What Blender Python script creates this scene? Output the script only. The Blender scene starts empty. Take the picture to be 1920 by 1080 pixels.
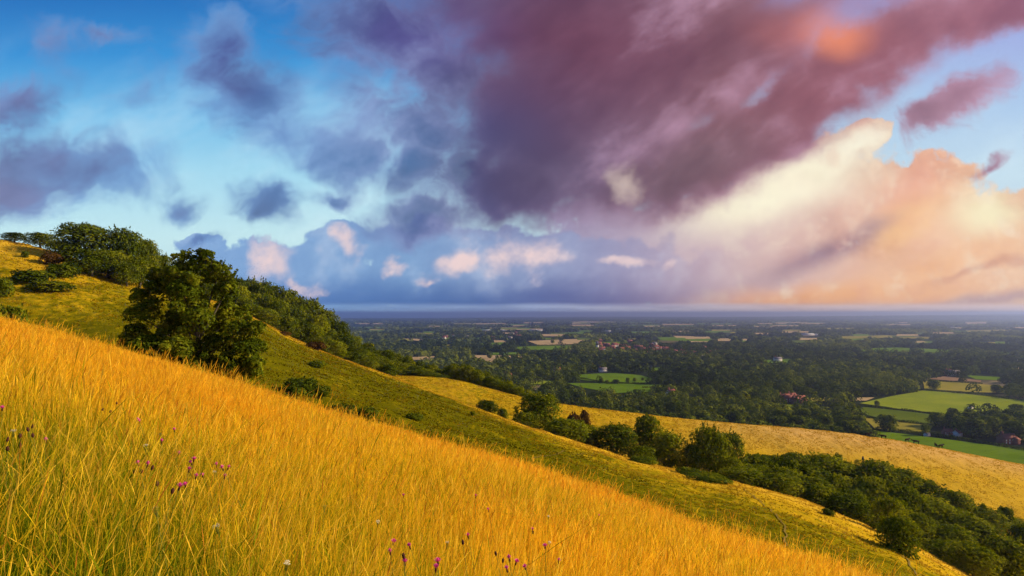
# Hillside meadow above a wooded plain at a cloudy sunset.
import bpy, math, random
import numpy as np
from math import radians

scene = bpy.context.scene
col = scene.collection

# ------------------------------------------------------------------ frame
F = 1067.0        # focal length in photograph pixels (1920 wide)
EX, EY = 960.0, 588.0   # eye level and axis in the photograph


def uv(px, py):
    return (px - EX) / F, (EY - py) / F


def lin(c):
    out = []
    for x in c:
        x = x / 255.0
        out.append(x / 12.92 if x <= 0.04045 else ((x + 0.055) / 1.055) ** 2.4)
    return tuple(out)


# ------------------------------------------------------------------ camera
cam_data = bpy.data.cameras.new("camera")
cam = bpy.data.objects.new("camera", cam_data)
col.objects.link(cam)
cam_data.sensor_width = 36.0
cam_data.lens = 36.0 * F / 1920.0
cam_data.shift_y = (EY - 540.0) / 1920.0      # rising front: verticals stay upright
cam_data.clip_start = 0.1
cam_data.clip_end = 60000.0
cam.location = (0, 0, 0)
cam.rotation_euler = (radians(90), 0, 0)
scene.camera = cam
scene.render.resolution_x = 1024
scene.render.resolution_y = 576

# ------------------------------------------------------------------ look, sampling
scene.view_settings.view_transform = 'Standard'
scene.view_settings.look = 'None'
scene.view_settings.gamma = 1.0
scene.view_settings.exposure = 0.62
scene.view_settings.use_curve_mapping = False
scene.render.engine = 'CYCLES'
cy = scene.cycles
cy.max_bounces = 5
cy.diffuse_bounces = 3
cy.glossy_bounces = 1
cy.transmission_bounces = 3
cy.volume_bounces = 0
cy.transparent_max_bounces = 8
cy.use_adaptive_sampling = True
cy.adaptive_threshold = 0.02
cy.adaptive_min_samples = 6
cy.use_denoising = True
cy.caustics_reflective = False
cy.caustics_refractive = False

# ------------------------------------------------------------------ sun
SUN_AZ = 84.0      # degrees to the right of the view axis
SUN_EL = 24.0
sun_data = bpy.data.lights.new("sun", 'SUN')
sun_data.energy = 5.0
sun_data.angle = radians(2.5)
sun_data.color = (1.0, 0.78, 0.47)
sun = bpy.data.objects.new("sun", sun_data)
col.objects.link(sun)
sun.rotation_euler = (radians(90 - SUN_EL), 0, radians(180 - SUN_AZ))
sun.location = (60, 30, 80)


# ------------------------------------------------------------------ node expressions
class NT:
    """Small expression writer over a node tree."""

    def __init__(self, tree):
        self.t = tree

    def n(self, kind, **kw):
        nd = self.t.nodes.new(kind)
        for k, v in kw.items():
            setattr(nd, k, v)
        return nd

    def put(self, sock, v):
        if isinstance(v, X):
            v = v.s
        if isinstance(v, bpy.types.NodeSocket):
            self.t.links.new(v, sock)
        elif v is not None:
            if hasattr(sock.default_value, '__len__') and not hasattr(v, '__len__'):
                v = [v] * len(sock.default_value)
            if hasattr(v, '__len__') and len(v) == 3 and len(sock.default_value) == 4:
                v = tuple(v) + (1.0,)
            sock.default_value = v

    def math(self, op, a, b=None, c=None, clamp=False):
        nd = self.n('ShaderNodeMath', operation=op, use_clamp=clamp)
        self.put(nd.inputs[0], a)
        if b is not None:
            self.put(nd.inputs[1], b)
        if c is not None:
            self.put(nd.inputs[2], c)
        return X(self, nd.outputs[0])

    def vmath(self, op, a, b=None, scale=None):
        nd = self.n('ShaderNodeVectorMath', operation=op)
        self.put(nd.inputs[0], a)
        if b is not None:
            self.put(nd.inputs[1], b)
        if scale is not None:
            self.put(nd.inputs['Scale'], scale)
        return X(self, nd.outputs['Value'] if op in ('LENGTH', 'DOT_PRODUCT', 'DISTANCE') else nd.outputs[0])

    def sep(self, v):
        nd = self.n('ShaderNodeSeparateXYZ')
        self.put(nd.inputs[0], v)
        return [X(self, o) for o in nd.outputs]

    def vec(self, x, y, z=0.0):
        nd = self.n('ShaderNodeCombineXYZ')
        for i, q in enumerate((x, y, z)):
            self.put(nd.inputs[i], q)
        return X(self, nd.outputs[0])

    def noise(self, v, scale, detail=5.0, rough=0.55, colour=False, lac=2.0, dist=0.0, dims='3D'):
        nd = self.n('ShaderNodeTexNoise', noise_dimensions=dims)
        self.put(nd.inputs['Vector'], v)
        self.put(nd.inputs['Scale'], scale)
        self.put(nd.inputs['Detail'], detail)
        self.put(nd.inputs['Roughness'], rough)
        self.put(nd.inputs['Lacunarity'], lac)
        self.put(nd.inputs['Distortion'], dist)
        return X(self, nd.outputs['Color' if colour else 'Fac'])

    def smooth(self, x, lo, hi, a=0.0, b=1.0, kind='SMOOTHSTEP'):
        nd = self.n('ShaderNodeMapRange', interpolation_type=kind)
        self.put(nd.inputs['Value'], x)
        self.put(nd.inputs['From Min'], lo)
        self.put(nd.inputs['From Max'], hi)
        self.put(nd.inputs['To Min'], a)
        self.put(nd.inputs['To Max'], b)
        return X(self, nd.outputs['Result'])

    def mix(self, f, a, b, mode='MIX'):
        nd = self.n('ShaderNodeMix', data_type='RGBA', blend_type=mode)
        nd.clamp_factor = True
        self.put(nd.inputs['Factor'], f)
        cs = [i for i in nd.inputs if i.type == 'RGBA']
        self.put(cs[0], a)
        self.put(cs[1], b)
        return X(self, [o for o in nd.outputs if o.type == 'RGBA'][0])

    def ramp(self, f, stops):
        nd = self.n('ShaderNodeValToRGB')
        cr = nd.color_ramp
        cr.interpolation = 'EASE' if False else 'LINEAR'
        while len(cr.elements) < len(stops):
            cr.elements.new(0.5)
        for e, (p, c) in zip(cr.elements, stops):
            e.position = p
            e.color = tuple(c) + (1.0,)
        self.put(nd.inputs[0], f)
        return X(self, nd.outputs[0])


class X:
    def __init__(self, nt, s):
        self.nt, self.s = nt, s

    def __add__(self, o): return self.nt.math('ADD', self, o)
    def __radd__(self, o): return self.nt.math('ADD', self, o)
    def __sub__(self, o): return self.nt.math('SUBTRACT', self, o)
    def __rsub__(self, o): return self.nt.math('SUBTRACT', o, self)
    def __mul__(self, o): return self.nt.math('MULTIPLY', self, o)
    def __rmul__(self, o): return self.nt.math('MULTIPLY', self, o)
    def __truediv__(self, o): return self.nt.math('DIVIDE', self, o)
    def max(self, o): return self.nt.math('MAXIMUM', self, o)
    def min(self, o): return self.nt.math('MINIMUM', self, o)
    def clamp(self): return self.nt.math('ADD', self, 0.0, clamp=True)


# ------------------------------------------------------------------ sky
world = bpy.data.worlds.new("World")
scene.world = world
world.use_nodes = True
wt = world.node_tree
wt.nodes.clear()
N = NT(wt)


def build_sky():
    w_out = N.n('ShaderNodeOutputWorld')
    bg = N.n('ShaderNodeBackground')
    wt.links.new(bg.outputs[0], w_out.inputs[0])
    tc = N.n('ShaderNodeTexCoord')
    dx, dy, dz = N.sep(tc.outputs['Generated'])
    depth = N.math('ABSOLUTE', dy).max(0.22)
    U0 = dx / depth
    V0 = N.math('MAXIMUM', dz, -0.02) / depth
    P0 = N.vec(U0, V0, 0.0)
    # the clouds drift in layers, so the wind has drawn them out; noise bends every outline
    def split(nd):
        sc = N.n('ShaderNodeSeparateColor')
        N.put(sc.inputs[0], nd)
        return X(N, sc.outputs[0]) - 0.5, X(N, sc.outputs[1]) - 0.5

    bu, bv = split(N.noise(P0, 3.2, 3.0, 0.55, colour=True, dims='2D'))
    su, sv = split(N.noise(P0, 13.0, 5.0, 0.6, colour=True, dims='2D'))
    P = (U0 + bu * 0.11 + su * 0.055, V0 + bv * 0.09 + sv * 0.050)
    Psoft = (U0 + bu * 0.09, V0 + bv * 0.08)

    def blob(p, px, py, rx, ry, ang=0.0):
        """1 in the middle of an ellipse of the sky, 0 at its rim, below 0 outside."""
        u, v = uv(px, py)
        c_, s_ = math.cos(radians(ang)), math.sin(radians(ang))
        rx, ry = rx / F, ry / F
        a = N.math('MULTIPLY_ADD', p[0], c_ / rx, N.math('MULTIPLY_ADD', p[1], s_ / rx, -(u * c_ + v * s_) / rx))
        b = N.math('MULTIPLY_ADD', p[1], c_ / ry, N.math('MULTIPLY_ADD', p[0], -s_ / ry, -(v * c_ - u * s_) / ry))
        return 1.0 - N.math('SQRT', N.math('MULTIPLY_ADD', a, a, b * b))

    def field(p, items):
        acc = None
        for it in items:
            amp = it[5] if len(it) > 5 else 1.0
            b = blob(p, *it[:5])
            if amp < 1.0:
                b = b + (amp - 1.0)
            acc = b if acc is None else N.math('SMOOTH_MAX', acc, b, 0.25)
        return acc

    def glow(px, py, rx, ry, ang=0.0, p=None):
        return N.smooth(blob(p or Psoft, px, py, rx, ry, ang), 0.0, 1.0)

    # fine structure, stretched a little along the wind (rising to the right)
    cw, sw = math.cos(radians(28)), math.sin(radians(28))
    Pw = N.vec((U0 * cw + V0 * sw) / 1.5, V0 * cw - U0 * sw, 0.0)
    fb = N.noise(Pw, 7.0, 6.0, 0.56, dims='2D') - 0.5
    fb_l = N.noise(N.vmath('ADD', Pw, (0.020, 0.000, 0.0)), 7.0, 6.0, 0.56, dims='2D') - 0.5
    relief = (fb - fb_l) * 5.0            # > 0 where the cloud turns towards the sun
    pf = N.noise(P0, 17.0, 6.0, 0.55, dims='2D') - 0.5
    pf_l = N.noise(N.vmath('ADD', P0, (0.010, 0.006, 0.0)), 17.0, 6.0, 0.55, dims='2D') - 0.5
    puffy = (pf - pf_l) * 4.0

    # clear air
    clear = N.ramp(V0 / 0.6, [(0.00, lin((196, 226, 240))), (0.22, lin((206, 243, 248))), (0.42, lin((172, 228, 250))),
                              (0.58, lin((112, 195, 243))), (0.76, lin((48, 150, 222))), (0.95, lin((8, 108, 192)))])
    clear_r = N.ramp(V0 / 0.6, [(0.0, lin((205, 215, 230))), (0.4, lin((200, 226, 240))), (0.6, lin((178, 208, 240))),
                                (0.8, lin((165, 180, 232))), (1.0, lin((150, 150, 215)))])
    c = N.mix(N.smooth(U0, 0.0, 0.75), clear, clear_r)
    nish = N.n('ShaderNodeTexSky', sky_type='NISHITA')
    nish.sun_disc = False
    nish.sun_elevation = radians(SUN_EL)
    nish.sun_rotation = radians(SUN_AZ)
    nish.altitude = 200
    ns = N.mix(1.0, X(N, nish.outputs[0]), (0.10, 0.10, 0.10), 'MULTIPLY')
    c = N.mix(0.16, c, ns)
    # thin milky veils in the clear part
    veil = N.smooth(N.noise(N.vmath('MULTIPLY', Pw, (1.0, 1.6, 1.0)), 3.6, 5.0, 0.6, dims='2D'), 0.42, 0.78)
    c = N.mix(veil * N.smooth(V0, 0.55, 0.2) * 0.5, c, lin((222, 244, 250)))

    # --- sunlit cumulus on the right, in layers
    c2, s2 = math.cos(radians(33)), math.sin(radians(33))
    Pd = N.vec((U0 * c2 + V0 * s2) / 2.6 + bu * 0.05, V0 * c2 - U0 * s2 + bv * 0.06, 0.0)
    fd = N.noise(Pd, 6.0, 5.0, 0.52, dims='2D') - 0.5
    fa = field(P, [(1400, 405, 310, 78, 14), (1610, 284, 66, 26, 22), (1500, 330, 170, 56, 14), (1725, 385, 110, 46, 30), (1650, 375, 200, 62, 10), (1800, 430, 260, 90, -12),
                   (1320, 450, 330, 100), (1890, 480, 240, 110), (1600, 520, 640, 80)])
    a_a = N.smooth(fa + fb * 0.75 + pf * 0.70, -0.02, 0.17)
    ca = N.ramp(N.smooth(U0, 0.1, 0.9, kind='LINEAR'),
                [(0.0, lin((172, 170, 202))), (0.25, lin((208, 186, 194))), (0.5, lin((234, 204, 192))),
                 (0.78, lin((253, 212, 176))), (1.0, lin((254, 220, 184)))])
    lo_sh = N.smooth(fd + fb * 0.35, -0.22, 0.22, kind='LINEAR')          # long soft folds
    ca = N.mix((1.0 - lo_sh) * 0.34, ca, N.mix(N.smooth(U0, 0.2, 0.8), lin((158, 140, 166)), lin((222, 158, 132))))
    ca = N.mix(N.smooth(lo_sh, 0.5, 1.0) * N.smooth(U0, 0.25, 0.6) * 0.5, ca, lin((255, 236, 204)))
    edge = N.smooth(fa, 0.75, 0.05)                                        # the sunlit upper rim
    ca = N.mix(glow(1470, 350, 320, 90, 18) * 1.25, ca, lin((255, 248, 220)))
    ca = N.mix(glow(1620, 284, 120, 50, 16), ca, lin((255, 250, 226)))
    ca = N.mix(glow(1850, 395, 110, 66, 0) * 0.95, ca, lin((255, 247, 206)))
    ca = N.mix(glow(1720, 350, 130, 60, 40) * 0.55, ca, lin((240, 172, 152)))
    ca = N.mix(glow(1690, 420, 130, 60, 35) * 0.8, ca, lin((254, 204, 148)))
    ca = N.mix(glow(1560, 556, 440, 44, 3) * 0.9, ca, lin((250, 180, 116)))
    ca = N.mix(glow(1720, 505, 330, 60, 14) * 0.6, ca, lin((250, 192, 140)))
    ca = N.mix(glow(1530, 478, 200, 36, 22) * 0.9, ca, lin((164, 136, 150)))
    ca = N.mix(glow(1640, 420, 90, 26, 20) * 0.5, ca, lin((164, 142, 156)))
    ca = N.mix(glow(1850, 500, 200, 18, 12, P) * 0.6, ca, lin((208, 152, 132)))
    ca = N.mix(glow(1860, 562, 300, 20, 3) * 0.75, ca, lin((190, 162, 166)))
    sh = N.smooth(relief * 0.8 + puffy * 0.45, -0.8, 0.8, kind='LINEAR')
    ca = N.mix((1.0 - sh) * edge * 0.50, ca, N.mix(0.75, ca, lin((196, 150, 150)), 'MULTIPLY'))
    ca = N.mix((1.0 - sh) * 0.16, ca, N.mix(0.75, ca, lin((186, 148, 156)), 'MULTIPLY'))
    ca = N.mix(N.smooth(sh, 0.5, 1.0) * N.smooth(U0, 0.15, 0.5) * (edge * 0.30 + 0.07), ca, lin((255, 244, 220)))
    ca = N.mix(N.smooth(fb + pf * 0.8, 0.02, 0.30) * 0.34, ca, N.mix(N.smooth(U0, 0.2, 0.7), lin((160, 146, 172)), lin((226, 164, 142))))
    ca = N.mix(N.smooth(fb + pf * 0.8, -0.03, -0.28) * 0.40 * N.smooth(U0, 0.2, 0.5), ca, lin((255, 243, 218)))
    c = N.mix(a_a, c, ca)

    # --- blue grey bank of cloud low over the plain
    fbk = field(P, [(640, 525, 330, 75), (470, 500, 120, 55), (1000, 520, 420, 95), (1270, 545, 380, 65),
                    (860, 470, 230, 60), (390, 455, 60, 20), (660, 455, 60, 35), (590, 480, 80, 40)])
    a_b = N.smooth(fbk + pf * 0.9 + fb * 0.5, -0.02, 0.17)
    a_b = a_b * N.smooth(U0, 0.46, 0.10)
    cb = N.ramp(N.smooth(U0, -0.6, 0.6, kind='LINEAR'),
                [(0.0, lin((144, 180, 222))), (0.35, lin((140, 176, 216))), (0.6, lin((164, 170, 202))),
                 (0.8, lin((176, 158, 182))), (1.0, lin((205, 170, 170)))])
    cb_d = N.ramp(N.smooth(U0, -0.5, 0.6, kind='LINEAR'),
                  [(0.0, lin((84, 132, 196))), (0.4, lin((68, 100, 162))), (0.75, lin((108, 94, 138))), (1.0, lin((186, 138, 134)))])
    low = N.smooth(V0 + fb * 0.05, 0.080, 0.022)
    cb = N.mix(low * 0.85, cb, cb_d)
    shb = N.smooth(relief * 0.75 + puffy * 0.12 + fb * 0.5, -0.7, 0.7, kind='LINEAR')
    cb = N.mix((1.0 - shb) * 0.34, cb, cb_d)
    cb = N.mix(N.smooth(shb, 0.5, 1.0) * 0.30 * (1.0 - low), cb, lin((190, 202, 226)))
    puffs = field(P, [(985, 480, 88, 50), (510, 478, 50, 52, 60), (655, 456, 34, 34), (870, 500, 60, 28, 10),
                      (1165, 493, 46, 14, 10), (735, 492, 36, 18), (1240, 486, 22, 12, 30), (560, 520, 40, 14, -20), (800, 525, 40, 14)])
    cb = N.mix(N.smooth(puffs + pf * 1.3 + fb * 0.6 + relief * 0.30, -0.05, 1.05) * (0.55 + 0.6 * shb), cb, lin((240, 214, 212)))
    c = N.mix(a_b, c, cb)
    # lighter strip under the bank
    strip = N.ramp(N.smooth(U0, -0.4, 0.9, kind='LINEAR'),
                   [(0.0, lin((140, 186, 230))), (0.35, lin((172, 186, 218))), (0.7, lin((228, 198, 188))), (1.0, lin((232, 204, 196)))])
    st_n = N.noise(N.vmath('MULTIPLY', P0, (2.0, 26.0, 1.0)), 2.2, 3.0, 0.55, dims='2D')
    strip = N.mix(N.smooth(st_n, 0.42, 0.66) * 0.30, strip, cb_d)
    c = N.mix(N.smooth(V0 + fb * 0.006, 0.021, 0.011), c, strip)

    # --- the big mauve cloud overhead and its scraps
    mass = N.smooth(U0, -0.30, 0.0)                     # 1 in the great cloud, 0 among the scraps
    wisp = N.noise(N.vec(U0 + bu * 0.30 + su * 0.05, V0 * 1.25 + bv * 0.30 + sv * 0.05, 0.0), 8.5, 6.0, 0.60, dims='2D') - 0.5
    fc = field(P, [(1160, 60, 560, 260, -6), (1000, 230, 240, 220), (955, 350, 150, 105), (1120, 270, 240, 150),
                   (1310, 306, 230, 92, 22), (1465, 226, 280, 104, 28), (1620, 115, 340, 100, 26), (1880, 25, 240, 66, 12),
                   (1200, -330, 1500, 340, 0)])
    fs = field(P, [(720, 60, 250, 120, -8), (830, 140, 180, 130), (790, 245, 240, 140, -20, 0.80), (650, 190, 150, 170, 0, 0.62),
                   (880, 340, 170, 120, 0, 0.9), (420, 100, 110, 110, 28), (478, 190, 130, 105, -35), (530, 260, 150, 90, -20, 0.75),
                   (135, 322, 235, 98, 4), (30, 195, 115, 66, 20), (10, 345, 190, 84),
                   (670, 308, 140, 86, -5), (790, 315, 110, 80), (800, 408, 150, 66, 12), (640, 385, 90, 34, 0, 0.85),
                   (512, 386, 110, 56, -5), (345, 392, 90, 50, 0, 0.72), (385, 447, 100, 30, 10, 0.8),
                   (1795, 212, 170, 48, 32), (1840, 325, 90, 28, 25, 0.8), (1760, 225, 220, 110, 20, 0.55),
                   (90, 90, 230, 150, -30, 0.48), (270, 170, 150, 170, -40, 0.50), (200, 60, 260, 60, -15, 0.5)])
    hole = N.smooth(blob(P, 1415, 180, 75, 26, 38), -0.1, 0.9) * 0.30
    den_c = fc * 1.3 + fb * 0.85 + fd * 0.55 + 0.02 - hole * 0.9
    den_s = fs * 1.05 + wisp * 1.05 + fb * 0.25 - 0.20
    den = N.math('SMOOTH_MAX', den_c, den_s, 0.2)
    a_c = N.smooth(den_c, -0.12, 0.60).max(N.smooth(den_s, -0.16, 0.48) * 0.90)
    base = N.ramp(N.smooth(U0, -0.9, 0.9, kind='LINEAR'),
                  [(0.0, lin((122, 124, 172))), (0.30, lin((72, 108, 166))), (0.46, lin((86, 94, 142))),
                   (0.56, lin((112, 92, 120))), (0.70, lin((138, 100, 112))), (1.0, lin((172, 118, 138)))])
    base = N.mix(glow(1080, 70, 600, 240, 0) * 0.75, base, lin((124, 74, 94)))
    base = N.mix(glow(760, 70, 260, 130, 0) * 0.75, base, lin((90, 72, 136)))
    base = N.mix(glow(440, 120, 140, 130, 0) * 0.9, base, lin((78, 74, 138)))
    base = N.mix(glow(150, 320, 190, 80, 0) * 0.9, base, lin((80, 84, 142)))
    base = N.mix(glow(1620, 150, 420, 180, 25) * 0.5, base, lin((150, 84, 94)))
    base = N.mix(glow(1290, 320, 260, 90, 20) * 0.7, base, lin((122, 98, 108)))
    base = N.mix(glow(1000, 340, 200, 120, 0) * 0.6, base, lin((102, 90, 116)))
    base = N.mix(glow(700, 320, 170, 90, 0) * 0.8, base, lin((62, 104, 162)))
    shc = N.smooth(fd + relief * 0.10, -0.26, 0.26, kind='LINEAR')
    thin = N.smooth(den, 0.80, 0.10)
    light = N.mix(N.smooth(U0, -0.6, 0.4), lin((120, 172, 226)), lin((204, 160, 186)))
    base = N.mix(thin * (0.5 - mass * 0.12), base, light)
    base = N.mix(N.smooth(shc, 0.45, 1.0) * 0.55, base, light)
    base = N.mix(N.smooth(shc, 0.62, 0.0) * 0.55, base, N.mix(0.7, base, lin((140, 110, 150)), 'MULTIPLY'))
    # rosy light on the underside near the sun, and the breaks of cream light
    base = N.mix(glow(1580, 68, 100, 72, -15) * 0.95, base, lin((242, 148, 112)))
    base = N.mix(glow(1540, 60, 190, 80, 0) * 0.4, base, lin((210, 118, 104)))
    base = N.mix(N.smooth(blob(P, 1178, 328, 46, 50) + fb * 1.4 + pf * 1.4, 0.0, 1.2) * 0.6, base, lin((236, 216, 202)))
    c = N.mix(a_c, c, base)

    wt.links.new(c.s, bg.inputs['Color'])
    bg.inputs['Strength'].default_value = 0.655


build_sky()
world.cycles.sampling_method = 'MANUAL'
world.cycles.sample_map_resolution = 512


# ------------------------------------------------------------------ helpers
rng = np.random.default_rng(11)
random.seed(5)


def mesh_np(name, verts, faces=None, quads=None, tris=None):
    """A mesh from numpy arrays (all quads and/or all triangles)."""
    me = bpy.data.meshes.new(name)
    verts = np.asarray(verts, dtype=np.float32)
    loops, starts, totals = [], [], []
    pos = 0
    for arr, k in ((quads, 4), (tris, 3)):
        if arr is None or len(arr) == 0:
            continue
        arr = np.asarray(arr, dtype=np.int32)
        loops.append(arr.ravel())
        n = len(arr)
        starts.append(pos + np.arange(n, dtype=np.int32) * k)
        totals.append(np.full(n, k, dtype=np.int32))
        pos += n * k
    loops = np.concatenate(loops)
    me.vertices.add(len(verts))
    me.vertices.foreach_set('co', verts.ravel())
    me.loops.add(len(loops))
    me.loops.foreach_set('vertex_index', loops)
    st = np.concatenate(starts)
    me.polygons.add(len(st))
    me.polygons.foreach_set('loop_start', st)
    me.update(calc_edges=True)
    return me


def attr(me, name, values, domain='POINT'):
    a = me.attributes.new(name, 'FLOAT', domain)
    a.data.foreach_set('value', np.asarray(values, dtype=np.float32).ravel())


def link(name, me, mat=None, parent=None, smooth=False):
    o = bpy.data.objects.new(name, me)
    col.objects.link(o)
    if mat is not None and not me.materials:
        me.materials.append(mat)
    if smooth:
        me.polygons.foreach_set('use_smooth', np.ones(len(me.polygons), dtype=bool))
    if parent is not None:
        o.parent = parent
    return o


def tag(o, label=None, cat=None, group=None, kind=None):
    for k, v in (('label', label), ('category', cat), ('group', group), ('kind', kind)):
        if v:
            o[k] = v
    return o


def empty(name, loc, rz=0.0, sc=(1, 1, 1)):
    o = bpy.data.objects.new(name, None)
    col.objects.link(o)
    o.location = loc
    o.rotation_euler = (0, 0, rz)
    o.scale = sc
    o.empty_display_size = 0.3
    return o


def value_noise(x, y, seed=0):
    xi, yi = np.floor(x).astype(np.int64), np.floor(y).astype(np.int64)
    fx, fy = x - xi, y - yi
    fx = fx * fx * (3 - 2 * fx)
    fy = fy * fy * (3 - 2 * fy)

    def h(a, b):
        n = (a * 374761393 + b * 668265263 + seed * 1442695041) & 0x7fffffff
        n = ((n ^ (n >> 13)) * 1274126177) & 0x7fffffff
        return ((n ^ (n >> 16)) & 0xffff) / 65535.0
    return ((h(xi, yi) * (1 - fx) + h(xi + 1, yi) * fx) * (1 - fy)
            + (h(xi, yi + 1) * (1 - fx) + h(xi + 1, yi + 1) * fx) * fy)


def fbm(x, y, octaves=4, seed=0, gain=0.5):
    s, a, t = 0.0, 1.0, 0.0
    for k in range(octaves):
        s = s + a * value_noise(x * 2 ** k + 17.3 * k, y * 2 ** k - 9.1 * k, seed + k)
        t += a
        a *= gain
    return s / t


# ------------------------------------------------------------------ the lie of the land
# Eye at the origin; the meadow falls ahead and to the right, then a dry combe, a spur,
# a wooded combe, a second spur, and the plain 105 m below.
PX = np.arange(-1600.0, 3601.0, 5.0)
EYE_H = 1.55
PLAIN = -105.0


def table(knots, sigma=40.0):
    k = np.array(sorted(knots))
    v = np.interp(PX, k[:, 0], k[:, 1])
    w = np.exp(-0.5 * (np.arange(-30, 31) * 5.0 / sigma) ** 2)
    w /= w.sum()
    return np.convolve(np.pad(v, 30, mode='edge'), w, mode='valid')


# edge of the near meadow (photograph rows) and how far away it is
T_edge = table([(-1600, 470), (-600, 500), (0, 612), (220, 675), (480, 752), (640, 803), (850, 862), (1010, 908), (1140, 955),
                (1280, 1002), (1380, 1038), (1580, 1100), (2000, 1240), (2600, 1420), (3600, 1600)], 60)
T_ye = table([(-1600, 50), (0, 44), (400, 35), (1000, 27), (1600, 21), (2600, 17), (3600, 15)], 120)
# first spur
T_r1 = table([(-1600, 400), (-600, 410), (0, 447), (60, 459), (90, 468), (160, 493), (233, 519), (330, 545), (425, 571), (490, 602), (540, 629),
              (600, 656), (700, 695), (740, 709), (830, 743), (960, 791), (1060, 824), (1180, 861), (1300, 889), (1400, 906),
              (1500, 938), (1600, 976), (1700, 1019), (1780, 1060), (1900, 1125), (2500, 1400), (3600, 1700)], 18)
T_y1 = table([(-1600, 130), (0, 128), (300, 138), (425, 150), (600, 165), (740, 165), (960, 142), (1180, 122), (1400, 110), (1600, 100),
              (1780, 92), (2500, 80), (3600, 70)], 70)
# second spur
T_r2 = table([(-1600, 330), (0, 480), (425, 600), (600, 668), (690, 695), (740, 706), (780, 705), (830, 707), (880, 718), (930, 732), (980, 745),
              (1060, 759), (1200, 776), (1300, 787), (1400, 796), (1450, 799), (1600, 814), (1700, 829), (1800, 848), (1920, 872),
              (2500, 1000), (3600, 1200)], 18)
T_y2 = table([(-1600, 190), (600, 215), (740, 205), (980, 200), (1400, 200), (1920, 200), (3600, 190)], 70)
# floor of the wooded combe between them
T_yv = table([(-1600, 165), (600, 190), (740, 184), (830, 178), (980, 165), (1340, 152), (1700, 140), (1920, 136), (3600, 120)], 70)
T_rv = table([(-1600, 420), (0, 560), (425, 625), (600, 682), (740, 713), (830, 752), (980, 812), (1100, 850), (1340, 900), (1550, 965), (1700, 1000),
              (1920, 1030), (2500, 1150), (3600, 1400)], 40)


def look(tab, px):
    return np.interp(px, PX, tab)


def hermite(t, z0, z1, m0, m1, d):
    t2, t3 = t * t, t * t * t
    return (2 * t3 - 3 * t2 + 1) * z0 + (t3 - 2 * t2 + t) * d * m0 + (-2 * t3 + 3 * t2) * z1 + (t3 - t2) * d * m1


def plain_z(x, y):
    """The plain: gently rolling, with low ridges far away."""
    r = np.hypot(x, y)
    z = PLAIN + 3.0 * (fbm(x / 420.0, y / 420.0, 3, 3) - 0.5) * np.clip((r - 500) / 500, 0, 1)
    far = np.clip((r - 2500) / 9000, 0, 1)
    z = z + far * 26.0 * (fbm(x / 2600.0 + 3, y / 1500.0, 4, 8) - 0.45)
    th = np.degrees(np.arctan2(x, y))
    # hills along the skyline, higher towards the right
    band = np.exp(-((r - 15500) / 2300.0) ** 2)
    z = z + band * (8 + 60 * np.clip((th + 22) / 60.0, 0, 1.3)) * (0.65 + 0.7 * fbm(th / 9.0 + 40, th * 0 + r / 9000, 4, 21))
    band2 = np.exp(-((r - 21000) / 1800.0) ** 2)
    z = z + band2 * 105 * np.clip((th - 8) / 26.0, 0, 1.2) * (0.75 + 0.5 * fbm(th / 7.0 + 11, th * 0, 4, 33))
    return z - r * r / 8.0e6          # the curve of the earth


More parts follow.
